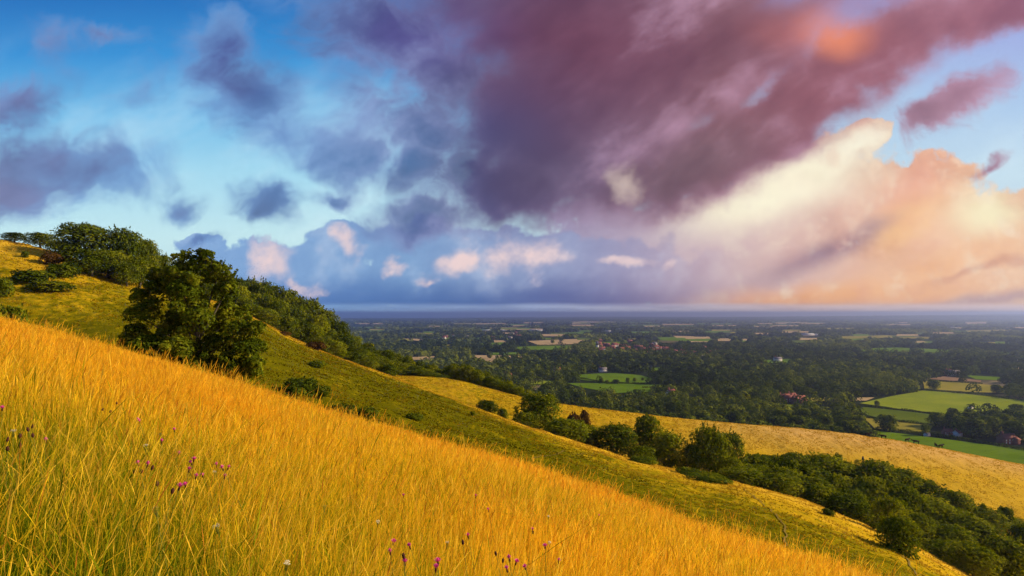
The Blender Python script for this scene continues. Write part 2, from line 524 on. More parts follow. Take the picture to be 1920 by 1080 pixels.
def ground_z(x, y, bumps=True):
    x = np.asarray(x, dtype=float)
    y = np.asarray(y, dtype=float)
    r = np.hypot(x, y) + 1e-9
    th = np.arctan2(x, y)
    tmax = 1.18
    # behind the eye the profile of the two sides is blended
    px = EX + F * np.tan(np.clip(th, -tmax, tmax))
    w = np.clip((np.abs(th) - tmax) / (math.pi - tmax), 0, 1)
    yy = r * np.cos(np.clip(np.abs(th), 0, tmax))

    def prof(px, Y):
        ve = (EY - look(T_edge, px)) / F
        ye = look(T_ye, px)
        y1 = look(T_y1, px)
        z1 = y1 * (EY - look(T_r1, px)) / F
        s1 = z1 / y1
        y2 = look(T_y2, px)
        z2 = y2 * (EY - look(T_r2, px)) / F
        s2 = z2 / y2
        yv = look(T_yv, px)
        zv = np.minimum(yv * (EY - look(T_rv, px)) / F, np.minimum(z1, 1e9) - 1.5)
        yh = ye * 1.75                            # hollow just beyond the brow
        zh = yh * (ve - 0.030)
        slope1 = (z1 - zh) / (y1 - yh)
        z = -EYE_H + (ve + 2 * EYE_H / ye) * Y - EYE_H / ye ** 2 * Y * Y
        d = yh - ye
        z = np.where(Y > ye, hermite((Y - ye) / d, ye * ve, zh, ve, slope1 * 0.9 - 0.02, d), z)
        d = y1 - yh
        z = np.where(Y > yh, hermite((Y - yh) / d, zh, z1, slope1 * 0.9 - 0.02, s1, d), z)
        d = yv - y1
        z = np.where(Y > y1, hermite((Y - y1) / d, z1, zv, s1, 0.0, d), z)
        d = y2 - yv
        z = np.where(Y > yv, hermite((Y - yv) / d, zv, z2, 0.0, s2, d), z)
        y3 = y2 + 190
        z = np.where(Y > y2, hermite(np.clip((Y - y2) / (y3 - y2), 0, 1), z2, PLAIN, s2, 0.0, y3 - y2), z)
        return z
    za = prof(px, yy)
    pm = EX + F * np.tan(np.clip(-th, -tmax, tmax))
    zb = prof(pm, yy)
    z = za * (1 - 0.5 * w) + zb * 0.5 * w
    far = np.clip((yy - 390) / 60, 0, 1)
    z = z * (1 - far) + plain_z(x, y) * far
    # close to the eye the meadow is a plain tilted slope
    near = np.clip((r - 1.0) / 3.0, 0, 1)
    z = z * near + (-EYE_H - 0.30 * x - 0.17 * y) * (1 - near)
    if bumps:
        amp = np.clip((yy - 42) / 20, 0, 1) * (1 - np.clip((yy - 330) / 60, 0, 1))
        z = z + amp * ((1.1 - 0.65 * np.clip((yy - 150) / 30, 0, 1)) * (fbm(x / 9.0, y / 9.0, 3, 51) - 0.5) + 0.36 * (fbm(x / 1.7, y / 1.7, 2, 61) - 0.5))
        z = z + 0.16 * (1 - amp) * (r < 60) * (fbm(x / 1.3, y / 1.3, 2, 71) - 0.5)
    return z


def at(px, Y):
    """Ground point seen in column px at depth Y."""
    x = (px - EX) / F * Y
    return np.array([x, Y, float(ground_z(np.array([x]), np.array([Y]))[0])])


def on_plain(px, py):
    """Ground point of the plain seen at a pixel."""
    u, v = uv(px, py)
    Y = PLAIN / v
    for _ in range(6):
        z = float(plain_z(np.array([u * Y]), np.array([Y]))[0])
        Y = z / v
    return np.array([u * Y, Y, z])


# ------------------------------------------------------------------ ground sheet
def dry_light_at(x, y):
    """Sward gold: parched crests, green hollows, plus sunlit rims and shaded faces painted in."""
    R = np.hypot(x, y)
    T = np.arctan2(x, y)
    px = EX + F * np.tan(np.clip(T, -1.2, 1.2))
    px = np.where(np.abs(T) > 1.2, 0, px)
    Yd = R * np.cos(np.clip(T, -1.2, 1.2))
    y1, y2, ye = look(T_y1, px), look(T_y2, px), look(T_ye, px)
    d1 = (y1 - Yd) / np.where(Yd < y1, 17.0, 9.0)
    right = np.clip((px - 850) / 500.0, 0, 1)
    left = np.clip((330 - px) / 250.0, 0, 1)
    dry_light1 = np.exp(-(d1 / (1 + 0.9 * right)) ** 2) * 0.85  # drier crest grass, with its sunlit rim painted in as well
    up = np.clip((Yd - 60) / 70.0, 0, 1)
    dry_light1 = dry_light1 + 0.24 * right * np.clip((Yd - 45) / 45.0, 0, 1) + left * up * 0.75
    dry_light2 = np.clip(1 - np.clip(y2 - 38 - 20 * right - Yd, 0, 99) / 22.0, 0, 1) * (Yd > look(T_yv, px)) * (0.55 + 0.45 * np.clip((px - 900) / 600.0, 0, 1))  # second spur: lit right and shaded left also put into the colour
    dry_light = np.where(Yd < ye * 1.3, 0.42, np.where(Yd < (y1 + look(T_yv, px)) / 2, dry_light1, dry_light2))  # meadow ground darkened to paint the shade under the grass
    dry_light = np.where(Yd > y2 + 40, 0.0, dry_light)
    return px, Yd, y1, y2, dry_light


def build_ground():
    pxs = np.arange(-520.0, 2500.0, 6.0)
    th_f = np.arctan((pxs - EX) / F)
    tb = np.linspace(th_f[-1], th_f[0] + 2 * math.pi, 70)[1:-1]
    th = np.concatenate([th_f, tb])
    rows = [0.0]
    r = 0.4
    while r < 24500:
        rows.append(r)
        if r < 40:
            r *= 1.035
        elif r < 270:
            r += 0.9
        elif r < 480:
            r += 4
        else:
            r *= 1.016
    rows = np.array(rows[1:])
    R, T = np.meshgrid(rows, th, indexing='ij')
    Xg, Yg = R * np.sin(T), R * np.cos(T)
    Z = ground_z(Xg, Yg)
    nr, nt = R.shape
    verts = np.stack([Xg, Yg, Z], -1).reshape(-1, 3)
    verts = np.vstack([verts, [[0, 0, -EYE_H]]])
    i, j = np.meshgrid(np.arange(nr - 1), np.arange(nt), indexing='ij')
    j2 = (j + 1) % nt
    quads = np.stack([i * nt + j, i * nt + j2, (i + 1) * nt + j2, (i + 1) * nt + j], -1).reshape(-1, 4)[:, ::-1]
    c = len(verts) - 1
    tris = np.stack([np.arange(nt), np.full(nt, c), (np.arange(nt) + 1) % nt], -1)[:, ::-1]
    me = mesh_np('ground', verts, quads=quads, tris=tris)
    px, Yd, y1, y2, dry_light = dry_light_at(Xg, Yg)
    attr(me, 'dry_light', np.concatenate([np.clip(dry_light, 0, 1.2).ravel(), [0.9]]))
    pl = np.clip((Yd - y2 - 60) / 60, 0, 1)
    attr(me, 'plain', np.concatenate([pl.ravel(), [0.0]]))
    pale = np.clip((Yd - (y2 - 26)) / 16.0, 0, 1) * np.clip((px - 1250) / 250.0, 0, 1) * (Yd > look(T_yv, px))
    attr(me, 'pale', np.concatenate([pale.ravel(), [0.0]]))
    return link('ground', me, ground_material(), smooth=True)


def new_mat(name):
    m = bpy.data.materials.new(name)
    m.use_nodes = True
    m.node_tree.nodes.clear()
    nt = NT(m.node_tree)
    out = nt.n('ShaderNodeOutputMaterial')
    return m, nt, out


def attr_node(nt, name, kind='GEOMETRY'):
    nd = nt.n('ShaderNodeAttribute', attribute_name=name, attribute_type=kind)
    return X(nt, nd.outputs['Fac']), X(nt, nd.outputs['Color'])


def ground_material():
    m, nt, out = new_mat('downland_turf')
    b = nt.n('ShaderNodeBsdfPrincipled')
    b.inputs['Roughness'].default_value = 0.95
    b.inputs['Specular IOR Level'].default_value = 0.0
    geo = nt.n('ShaderNodeNewGeometry')
    pos = X(nt, geo.outputs['Position'])
    dry_light, _ = attr_node(nt, 'dry_light')  # parching together with the sun and shade painted into it
    plain, _ = attr_node(nt, 'plain')
    pale, _ = attr_node(nt, 'pale')
    n1 = nt.noise(pos, 0.11, 5.0, 0.6)
    n2 = nt.noise(pos, 0.75, 4.0, 0.62)
    n3 = nt.noise(pos, 3.2, 3.0, 0.6)
    # tufts pulled out down the slope
    px_, py_, pz_ = nt.sep(pos)
    streak = nt.noise(nt.vec(px_ * 0.55 + py_ * 0.25, py_ * 0.30 - px_ * 0.12, pz_ * 0.9), 1.6, 4.0, 0.6)
    f = dry_light + (n1 - 0.5) * 1.0 + (n2 - 0.5) * 1.0 + (streak - 0.5) * 1.0 + (n3 - 0.5) * 0.25
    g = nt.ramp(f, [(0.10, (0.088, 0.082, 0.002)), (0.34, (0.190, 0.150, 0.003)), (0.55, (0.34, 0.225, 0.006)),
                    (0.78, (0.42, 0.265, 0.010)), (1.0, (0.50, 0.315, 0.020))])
    g = nt.mix(pale * 0.75, g, nt.ramp(n2, [(0.3, (0.44, 0.25, 0.075)), (0.7, (0.55, 0.345, 0.12))]))
    # plain: dark woodland floor and rough pasture, patch by patch
    vor = nt.n('ShaderNodeTexVoronoi', feature='F1', voronoi_dimensions='2D')
    nt.put(vor.inputs['Vector'], nt.vec(px_ * 0.0042, py_ * 0.0030))
    vor.inputs['Scale'].default_value = 1.0
    vor.inputs['Randomness'].default_value = 0.9
    vs = nt.n('ShaderNodeSeparateColor')
    nt.put(vs.inputs[0], X(nt, vor.outputs['Color']))
    cell = X(nt, vs.outputs[0])
    pg = nt.ramp(cell, [(0.0, (0.020, 0.028, 0.010)), (0.62, (0.024, 0.034, 0.012)), (0.66, (0.050, 0.078, 0.020)),
                        (0.80, (0.075, 0.098, 0.026)), (0.90, (0.20, 0.155, 0.07)), (1.0, (0.24, 0.19, 0.09))])
    pg = nt.mix(nt.smooth(nt.noise(pos, 0.006, 4.0, 0.6), 0.40, 0.56), pg, (0.020, 0.027, 0.011))
    pg = nt.mix(nt.smooth(nt.noise(pos, 0.05, 3.0, 0.6), 0.35, 0.7) * 0.5, pg, (0.014, 0.018, 0.008))
    c = nt.mix(plain, g, pg)
    nt.put(b.inputs['Base Color'], c)
    bump = nt.n('ShaderNodeBump')
    bump.inputs['Strength'].default_value = 0.55
    bump.inputs['Distance'].default_value = 0.35
    nt.put(bump.inputs['Height'], (n2 * 0.5 + streak * 0.6 + n3 * 0.4) * (1.0 - plain))
    nt.t.links.new(bump.outputs[0], b.inputs['Normal'])
    nt.t.links.new(b.outputs[0], out.inputs['Surface'])
    return m


ground = build_ground()
ground['kind'] = 'structure'


# ------------------------------------------------------------------ foliage
def leaf_material(name, dark, mid, light, trans=0.35):
    m, nt, out = new_mat(name)
    tint, _ = attr_node(nt, 'tint')
    oi = nt.n('ShaderNodeObjectInfo')
    rnd = X(nt, oi.outputs['Random'])
    f = tint + (rnd - 0.5) * 0.45
    c = nt.ramp(f, [(0.0, dark), (0.5, mid), (1.0, light)])
    d = nt.n('ShaderNodeBsdfPrincipled')
    d.inputs['Roughness'].default_value = 0.65
    d.inputs['Specular IOR Level'].default_value = 0.0
    nt.put(d.inputs['Base Color'], c)
    t = nt.n('ShaderNodeBsdfTranslucent')
    nt.put(t.inputs['Color'], nt.mix(1.0, c, (1.25, 1.12, 0.40), 'MULTIPLY'))
    mx = nt.n('ShaderNodeMixShader')
    mx.inputs[0].default_value = trans
    nt.t.links.new(d.outputs[0], mx.inputs[1])
    nt.t.links.new(t.outputs[0], mx.inputs[2])
    nt.t.links.new(mx.outputs[0], out.inputs['Surface'])
    return m


M_LEAF = leaf_material('broadleaf_foliage', (0.032, 0.050, 0.004), (0.090, 0.122, 0.008), (0.205, 0.215, 0.006))
M_LEAF_PALE = leaf_material('pale_foliage', (0.055, 0.080, 0.004), (0.140, 0.170, 0.006), (0.245, 0.255, 0.010))
M_LEAF_ASH = leaf_material('ash_foliage', (0.026, 0.042, 0.003), (0.078, 0.110, 0.006), (0.20, 0.225, 0.012))
M_LEAF_RUST = leaf_material('rusty_foliage', (0.035, 0.020, 0.007), (0.085, 0.045, 0.012), (0.14, 0.085, 0.022))
M_LEAF_FAR = leaf_material('distant_foliage', (0.014, 0.023, 0.003), (0.055, 0.080, 0.006), (0.19, 0.215, 0.014), 0.25)
M_LEAF_MID = leaf_material('plain_tree_foliage', (0.026, 0.042, 0.004), (0.085, 0.118, 0.008), (0.22, 0.245, 0.014), 0.3)


def bark_material():
    m, nt, out = new_mat('bark')
    b = nt.n('ShaderNodeBsdfPrincipled')
    b.inputs['Roughness'].default_value = 0.9
    tc = nt.n('ShaderNodeTexCoord')
    n = nt.noise(X(nt, tc.outputs['Object']), 6.0, 4.0, 0.6)
    nt.put(b.inputs['Base Color'], nt.ramp(n, [(0.3, (0.035, 0.028, 0.018)), (0.7, (0.10, 0.082, 0.058))]))
    nt.t.links.new(b.outputs[0], out.inputs['Surface'])
    return m


M_BARK = bark_material()


def unit(v):
    return v / (np.linalg.norm(v, axis=-1, keepdims=True) + 1e-9)


def leaf_quads(P, Nrm, size, g, aspect=0.62):
    """Pointed four-cornered leaf clumps centred at P, facing Nrm."""
    n = len(P)
    a = unit(np.cross(Nrm, g.normal(size=(n, 3))))
    b = np.cross(Nrm, a)
    s = np.asarray(size).reshape(-1, 1) * np.ones((n, 1))
    bend = Nrm * s * g.uniform(-0.25, 0.1, (n, 1))
    v = np.stack([P - a * s, P - b * s * aspect + bend, P + a * s, P + b * s * aspect + bend], 1)
    return v.reshape(-1, 3), np.arange(n * 4).reshape(-1, 4)


def tubes(paths):
    """Tapered six-sided limbs: a list of (points, radii)."""
    V, Q, off = [], [], 0
    k = 6
    ang = np.arange(k) * 2 * math.pi / k
    for pts, rad in paths:
        pts = np.asarray(pts, dtype=float)
        d = unit(np.gradient(pts, axis=0))
        up = np.where(np.abs(d[:, 2:3]) > 0.9, np.array([[1.0, 0, 0]]), np.array([[0, 0, 1.0]]))
        a = unit(np.cross(d, up))
        b = np.cross(d, a)
        for i in range(len(pts)):
            V.append(pts[i] + rad[i] * (np.cos(ang)[:, None] * a[i] + np.sin(ang)[:, None] * b[i]))
        for i in range(len(pts) - 1):
            for j in range(k):
                Q.append((off + i * k + j, off + i * k + (j + 1) % k, off + (i + 1) * k + (j + 1) % k, off + (i + 1) * k + j))
        off += len(pts) * k
    return np.concatenate(V), np.array(Q)


def crown_mesh(name, lobes, n_leaf, size, seed, low=0.0, sprigs=0):
    """Leaf clumps on many overlapping boughs. lobes: rows of x, y, z, radius, flattening."""
    g = np.random.default_rng(seed)
    lobes = np.asarray(lobes, dtype=float)
    area = lobes[:, 3] ** 2
    pick = g.choice(len(lobes), n_leaf, p=area / area.sum())
    d = unit(g.normal(size=(n_leaf, 3)))
    d[:, 2] = np.where((d[:, 2] < -0.25) & (g.random(n_leaf) < 0.7), -d[:, 2], d[:, 2])
    # each bough has its own knobbly outline
    knob = fbm(d[:, 0] * 2.1 + pick * 3.7 + 50, d[:, 1] * 2.1 + d[:, 2] * 1.7 + pick * 1.3 + 50, 3, seed)
    rr = lobes[pick, 3] * (0.62 + 0.62 * knob) * g.uniform(0.72, 1.06, n_leaf) ** 0.7
    P = lobes[pick, :3] + d * rr[:, None] * np.stack([np.ones(n_leaf), np.ones(n_leaf), lobes[pick, 4]], 1)
    nm = unit(d + g.normal(size=(n_leaf, 3)) * 0.42 + np.array([0, 0, 0.25]))
    keep = P[:, 2] > low
    P, nm, pick = P[keep], nm[keep], pick[keep]
    lt = g.uniform(0.05, 0.85, len(lobes))
    tint = np.clip(lt[pick] + g.normal(size=len(P)) * 0.16 + (knob[keep] - 0.5) * 0.5, 0, 1)
    sz = size * g.uniform(0.6, 1.35, len(P))
    if sprigs:                                # loose shoots standing out of the outline
        top = np.argsort(-(lobes[:, 2] + lobes[:, 3] * 0.8))[:max(4, len(lobes) // 2)]
        for _ in range(sprigs):
            L = lobes[g.choice(top)]
            dd = unit(np.array([g.normal() * 0.8, g.normal() * 0.8, abs(g.normal()) + 0.5]))
            base = L[:3] + dd * L[3] * 0.8
            ln = L[3] * g.uniform(0.2, 0.5)
            k = int(g.integers(10, 22))
            t = g.random((k, 1))
            pp = base + dd * t * ln + g.normal(size=(k, 3)) * size * 0.8 * (1.1 - t)
            P = np.vstack([P, pp])
            nm = np.vstack([nm, unit(g.normal(size=(k, 3)))])
            tint = np.concatenate([tint, np.clip(0.5 + g.normal(size=k) * 0.2, 0, 1)])
            sz = np.concatenate([sz, size * g.uniform(0.5, 1.0, k)])
    V, Q = leaf_quads(P, nm, sz, g)
    me = mesh_np(name, V, quads=Q)
    attr(me, 'tint', np.repeat(tint, 4))
    return me


def envelope_lobes(H, W, n, seed, base=0.16, shape='round'):
    g = np.random.default_rng(seed)
    L = []
    for i in range(n):
        t = (i + 0.5) / n
        zf = base + (1 - base) * (t ** 0.85)
        if shape == 'round':
            q = math.sqrt(max(0.02, 1 - ((zf - 0.50) / 0.52) ** 2))
        elif shape == 'tall':
            q = math.sqrt(max(0.02, 1 - ((zf - 0.45) / 0.57) ** 2)) * 0.95
        elif shape == 'spread':
            q = min(1.0, 0.55 + 1.4 * (zf - base)) * math.sqrt(max(0.05, 1 - max(0, (zf - 0.45) / 0.58) ** 2))
        else:                                   # cone
            q = max(0.10, 1.05 - zf)
        a = i * 2.39996 + g.uniform(-0.4, 0.4)
        rad = (0.20 + 0.13 * g.random()) * W * (0.55 + 0.45 * q)
        rr = max(0.0, q * W * 0.5 - rad * 0.72) * g.uniform(0.65, 1.08)
        z = min(zf * H, H - rad * 0.80)
        L.append((math.cos(a) * rr, math.sin(a) * rr, max(z, rad * 0.45), rad, g.uniform(0.72, 0.95)))
    L.append((0, 0, H * 0.5, W * 0.26, 1.2))
    return L


def trunk_mesh(name, H, W, seed, limbs=6, base_r=None):
    g = np.random.default_rng(seed)
    r0 = base_r or 0.028 * H
    pts = [(0, 0, -0.6), (0, 0, 0.02 * H), (g.normal() * 0.02 * H, g.normal() * 0.02 * H, 0.3 * H),
           (g.normal() * 0.03 * H, g.normal() * 0.03 * H, 0.62 * H), (g.normal() * 0.03 * H, g.normal() * 0.03 * H, 0.85 * H)]
    paths = [(pts, [r0 * 1.5, r0 * 1.15, r0 * 0.85, r0 * 0.45, r0 * 0.12])]
    for i in range(limbs):
        a = i * 2.4 + g.uniform(-0.4, 0.4)
        z0 = (0.16 + 0.5 * i / limbs) * H
        ln = W * 0.40 * g.uniform(0.8, 1.05)
        p0 = np.array([0, 0, z0])
        dirx = np.array([math.cos(a), math.sin(a), 0])
        q = [p0, p0 + dirx * ln * 0.4 + np.array([0, 0, 0.09 * H]), p0 + dirx * ln + np.array([0, 0, 0.2 * H])]
        paths.append((q, [r0 * 0.5, r0 * 0.32, r0 * 0.07]))
    V, Q = tubes(paths)
    return mesh_np(name, V, quads=Q)


PROTO = {}


def proto(kind, H, W, n_lobes, n_leaf, size, seed, mat, shape='round', base=0.14, trunk=True, sprigs=0):
    cr = crown_mesh(kind + '_crown', envelope_lobes(H, W, n_lobes, seed, base, shape), n_leaf, size, seed, low=0.05, sprigs=sprigs)
    cr.materials.append(mat)
    tr = None
    if trunk:
        tr = trunk_mesh(kind + '_trunk', H, W, seed)
        tr.materials.append(M_BARK)
    PROTO.setdefault(kind, []).append((cr, tr, H, W))


for s_ in range(4):
    proto('round', 12, 11, 26, 5200, 0.30, 100 + s_, M_LEAF, 'round', sprigs=12)
for s_ in range(3):
    proto('tall', 13, 9, 24, 4600, 0.30, 120 + s_, M_LEAF, 'tall', sprigs=10)
for s_ in range(3):
    proto('spread', 10, 13, 26, 5200, 0.30, 140 + s_, M_LEAF, 'spread', sprigs=14)
for s_ in range(3):
    proto('pale', 11, 10, 26, 5200, 0.28, 160 + s_, M_LEAF_PALE, 'round', sprigs=14)
proto('rusty', 6, 4.5, 12, 2200, 0.22, 180, M_LEAF_RUST, 'tall', 0.08)
for s_ in range(3):
    proto('bush', 2.4, 3.6, 11, 2600, 0.15, 200 + s_, M_LEAF, 'spread', 0.05, trunk=False, sprigs=8)
proto('rusty_bush', 2.2, 3.6, 11, 2400, 0.15, 220, M_LEAF_RUST, 'spread', 0.05, trunk=False, sprigs=8)
for s_ in range(4):
    proto('far', 13, 14, 18, 1500, 0.75, 240 + s_, M_LEAF_MID, 'round', 0.06)

pick_n = {}
ORD = ['first', 'second', 'third', 'fourth', 'fifth', 'sixth', 'seventh', 'eighth', 'ninth', 'tenth', 'eleventh', 'twelfth', 'thirteenth', 'fourteenth',
       'fifteenth', 'sixteenth', 'seventeenth', 'eighteenth', 'nineteenth', 'twentieth']
ORD += ['twenty ' + w_ for w_ in ORD[:9]] + ['thirtieth'] + ['thirty ' + w_ for w_ in ORD[:9]]
ord_n = {}


def ordn(*key):
    ord_n[key] = ord_n.get(key, -1) + 1
    return ORD[ord_n[key]]




def plant_tree(loc, kind, H, W, name='broadleaf_tree', label=None, cat='tree', group=None, rz=None):
    """A thing of its own: an empty at the foot, with trunk and crown."""
    k = pick_n.get(kind, 0)
    pick_n[kind] = k + 1
    cr, tr, h0, w0 = PROTO[kind][k % len(PROTO[kind])]
    rz = random.uniform(0, 6.28) if rz is None else rz
    if tr is None:
        o = bpy.data.objects.new(name, cr)
        col.objects.link(o)
        o.location = (loc[0], loc[1], loc[2] - 0.12)
        o.rotation_euler = (0, 0, rz)
        o.scale = (W / w0, W / w0, H / h0)
        return tag(o, label, cat, group)
    e = empty(name, loc, rz, (W / w0, W / w0, H / h0))
    tag(e, label, cat, group)
    for nm, me in (('crown', cr), ('trunk', tr)):
        c = bpy.data.objects.new(nm, me)
        col.objects.link(c)
        c.parent = e
    return e


def tree_px(px, top, base_depth, width_px, kind, label=None, name='broadleaf_tree', cat='tree', group=None, sink=0.0):
    """A tree seen in column px at a depth, tall enough to reach a row of the photograph."""
    p = at(px, base_depth)
    p[2] -= sink
    H = max(1.0, (EY - top) / F * base_depth - p[2])
    W = width_px / F * base_depth
    return plant_tree(p, kind, H, W, name, label, cat, group)


# ---- the lone tree beyond the brow
LY = 39.0


def build_lone_tree():
    p = at(372, LY)
    e = empty('broadleaf_tree', p)
    tag(e, 'large dark leafy tree standing alone just behind the brow of the golden grass slope', 'tree')

    def loc(px, py, dy=0.0):
        u, v = uv(px, py)
        return np.array([u * LY - p[0], dy, v * LY - p[2]])
    g = np.random.default_rng(77)
    spec = [(372, 500, 0.3, 1.15), (335, 515, -0.3, 1.05), (405, 510, 0.4, 0.95), (300, 545, 0.4, 1.25), (360, 550, -1.0, 1.35), (415, 548, 0.6, 1.0),
            (275, 595, -0.4, 1.3), (330, 600, 0.9, 1.4), (385, 600, -0.8, 1.35), (428, 535, 0.2, 0.6),
            (265, 640, -0.6, 1.25), (310, 650, -1.3, 1.35), (365, 655, -1.5, 1.4), (415, 650, -0.4, 1.35), (455, 622, -0.6, 1.15),
            (470, 655, -1.0, 1.1), (445, 690, -1.2, 1.2), (395, 690, -1.6, 1.2), (345, 690, -1.0, 1.1), (475, 690, -0.4, 0.9), (240, 638, 0.2, 0.55),
            (300, 620, 1.6, 1.3), (360, 620, 1.9, 1.4), (410, 590, 1.5, 1.1), (330, 560, 1.6, 1.2), (340, 485, 0.0, 0.6), (385, 480, 0.0, 0.62),
            (290, 520, 0.0, 0.7), (255, 560, 0.3, 0.75), (440, 715, -0.8, 0.9), (460, 705, -0.5, 0.8), (478, 620, -0.6, 0.95), (486, 650, -0.7, 0.9), (478, 680, -0.9, 0.95), (455, 590, 0.0, 0.7)]
    lobes = []
    for (px, py, dy, r) in spec:
        c = loc(px, py, dy)
        lobes.append((*c, r * 0.86, 0.85))
        for _ in range(4):                    # smaller boughs round each
            d = unit(g.normal(size=3)) * r * 0.85
            lobes.append((*(c + d), r * g.uniform(0.26, 0.45), 0.85))
    me = crown_mesh('lone_tree_crown', lobes, 48000, 0.100, 71, low=0.0, sprigs=0)
    me.materials.append(M_LEAF_ASH)
    c = link('crown', me, parent=e)
    # long shoots at the top and right, each with paired leaflets
    P, Nn = [], []
    shoots = [(340, 470, 320, 505), (355, 466, 360, 500), (378, 467, 372, 505), (392, 474, 385, 505), (404, 480, 395, 515), (418, 492, 405, 525),
              (430, 498, 412, 530), (445, 506, 425, 545), (447, 512, 430, 540), (436, 515, 415, 550), (325, 482, 325, 520), (300, 505, 310, 535), (262, 540, 285, 560),
              (228, 632, 265, 640), (218, 640, 255, 650), (368, 470, 365, 505), (410, 487, 400, 512), (490, 640, 465, 650), (497, 655, 470, 665), (310, 492, 318, 520),
              (285, 515, 300, 540), (385, 470, 380, 500), (348, 474, 350, 510)]
    paths = []
    for (tx, ty, bx, by) in shoots:
        a, b = loc(bx, by, g.normal() * 0.3), loc(tx, ty, g.normal() * 0.3)
        ln = np.linalg.norm(b - a)
        paths.append(([a, (a + b) / 2 + g.normal(size=3) * 0.05, b], [0.02, 0.014, 0.006]))
        for t in np.linspace(0.1, 1.0, 9):
            for _ in range(7):
                P.append(a + (b - a) * t + unit(g.normal(size=3)) * g.uniform(0.05, 0.26) * (1.15 - 0.45 * t))
                Nn.append(unit(g.normal(size=3) + np.array([0, 0, 0.5])))
    V, Q = leaf_quads(np.array(P), np.array(Nn), 0.095 * g.uniform(0.7, 1.3, len(P)), g)
    sm = mesh_np('lone_tree_shoots', V, quads=Q)
    attr(sm, 'tint', np.repeat(np.clip(0.55 + 0.2 * g.normal(size=len(P)), 0, 1), 4))
    sm.materials.append(M_LEAF_ASH)
    link('shoots', sm, parent=e)
    H = 8.6
    tr = [([(0, 0, -0.8), (0.05, 0, 0.6), (0.0, 0.1, 2.2), (-0.15, 0.1, 4.6), (0.0, 0.0, 7.2)], [0.30, 0.24, 0.2, 0.12, 0.03])]
    for (px, py, dy, r) in spec[:25]:
        q = loc(px, py, dy)
        z0 = max(0.4, min(5.0, q[2] * 0.5))
        tr.append(([np.array([0, 0.05, z0]), (np.array([0, 0.05, z0]) + q) / 2 + np.array([0, 0, -0.15]), q], [0.09, 0.06, 0.02]))
    V, Q = tubes(tr + paths)
    tm = mesh_np('lone_tree_trunk', V, quads=Q)
    tm.materials.append(M_BARK)
    link('trunk', tm, parent=e)


build_lone_tree()

# ---- trees on the skyline at the left
SK = 'trees on the left skyline'
for (px, top, Y, w, kind, lab) in [
    (27, 436, 128, 44, 'round', 'small bushy thorn tree alone on the golden skyline, leftmost of all'),
    (76, 437, 126, 58, 'round', 'low round tree on the skyline between the lone thorn and the tall dome'),
    (160, 421, 121, 112, 'round', 'tallest dome shaped dark tree of the left skyline group'),
    (118, 452, 118, 62, 'spread', 'short dark tree tucked under the left flank of the tall dome tree'),
    (232, 431, 124, 84, 'spread', 'broad flat topped tree right of the tall dome tree on skyline'),
    (272, 450, 128, 56, 'round', 'thin topped tree on the skyline where the left group slopes down'),
    (205, 470, 118, 70, 'pale', 'paler green tree in front of the broad flat topped skyline tree'),
    (172, 468, 114, 72, 'round', 'bushy dark tree at the foot of the tall dome tree'),
    (262, 482, 120, 66, 'pale', 'pale green tree low in the gap left of the lone brow tree'),
    (238, 492, 116, 52, 'pale', 'small pale tree at the grass edge below the skyline trees'),
    (300, 478, 130, 60, 'round', 'dark round tree half hidden behind the lone brow tree'),
    (318, 500, 128, 60, 'pale', 'pale tree mostly hidden behind the lone brow tree'),
]:
    tree_px(px, top, Y, w, kind, lab, group=SK)
for (px, top, Y, w, kind, lab) in [
    (98, 474, 112, 38, 'rusty_bush', 'rusty brown bush at the right edge of the golden knoll'),
    (112, 494, 106, 46, 'bush', 'dark bush below the rusty bush on the left hillside'),
    (48, 470, 112, 14, 'bush', 'small upright shrub on the face of the golden knoll'),
    (60, 506, 100, 70, 'bush', 'long dark bush on the green bank below the golden knoll'),
    (92, 526, 98, 74, 'bush', 'dark bush lowest in the diagonal row on left bank'),
    (4, 520, 92, 40, 'bush', 'dark bush cut by the left edge on the green bank'),
    (128, 492, 108, 40, 'bush', 'light green low bush under the skyline trees'),
    (18, 574, 70, 64, 'bush', 'low dark bush at left edge above the golden grass'),
]:
    tree_px(px, top, Y, w, kind, lab, name='bush', cat='bush', group='bushes on the left hillside')

# ---- hanger wood behind the first spur
WOOD_TOP = [(300, 470), (330, 482), (400, 499), (450, 520), (500, 533), (540, 545), (580, 560), (610, 582), (640, 602), (660, 625), (700, 650),
            (750, 665), (790, 676), (820, 692), (835, 702)]
wt_k = np.array(WOOD_TOP)
H1 = 'trees of the hanger wood behind the first spur'
for row, (dy, step, drop) in enumerate(((12, 21, 0.62), (26, 23, 0.32), (44, 25, 0.0))):
    px = 330 + row * 9
    while px < 832:
        top = np.interp(px, wt_k[:, 0], wt_k[:, 1])
        gr = look(T_r1, px)
        y1 = look(T_y1, px)
        gr = gr if px < 728 else look(T_r2, px)
        t = top + (gr - top) * drop * random.uniform(0.75, 1.1) + random.uniform(-3, 5)
        sc = 1.0 if px < 690 else 0.75
        k_ = ordn('hanger', row)
        lab = (k_ + ' crown from the left in the front row of the wood behind first spur',
               k_ + ' crown from the left in the middle row of the wood behind first spur',
               k_ + ' crown from the left on the skyline of the wood behind first spur')[row]
        deep = y1 + dy if px < 728 else float(look(T_y2, px)) + (3, 12, 24)[row]
        tree_px(px, t, deep + random.uniform(-3, 3), random.uniform(42, 60) * sc, random.choice(['round', 'tall', 'round', 'pale', 'spread']), lab,
                group=H1 + (', front row', ', middle row', ', skyline row')[row])
        px += step * random.uniform(0.8, 1.2) * (1.0 if px < 690 else 0.8)

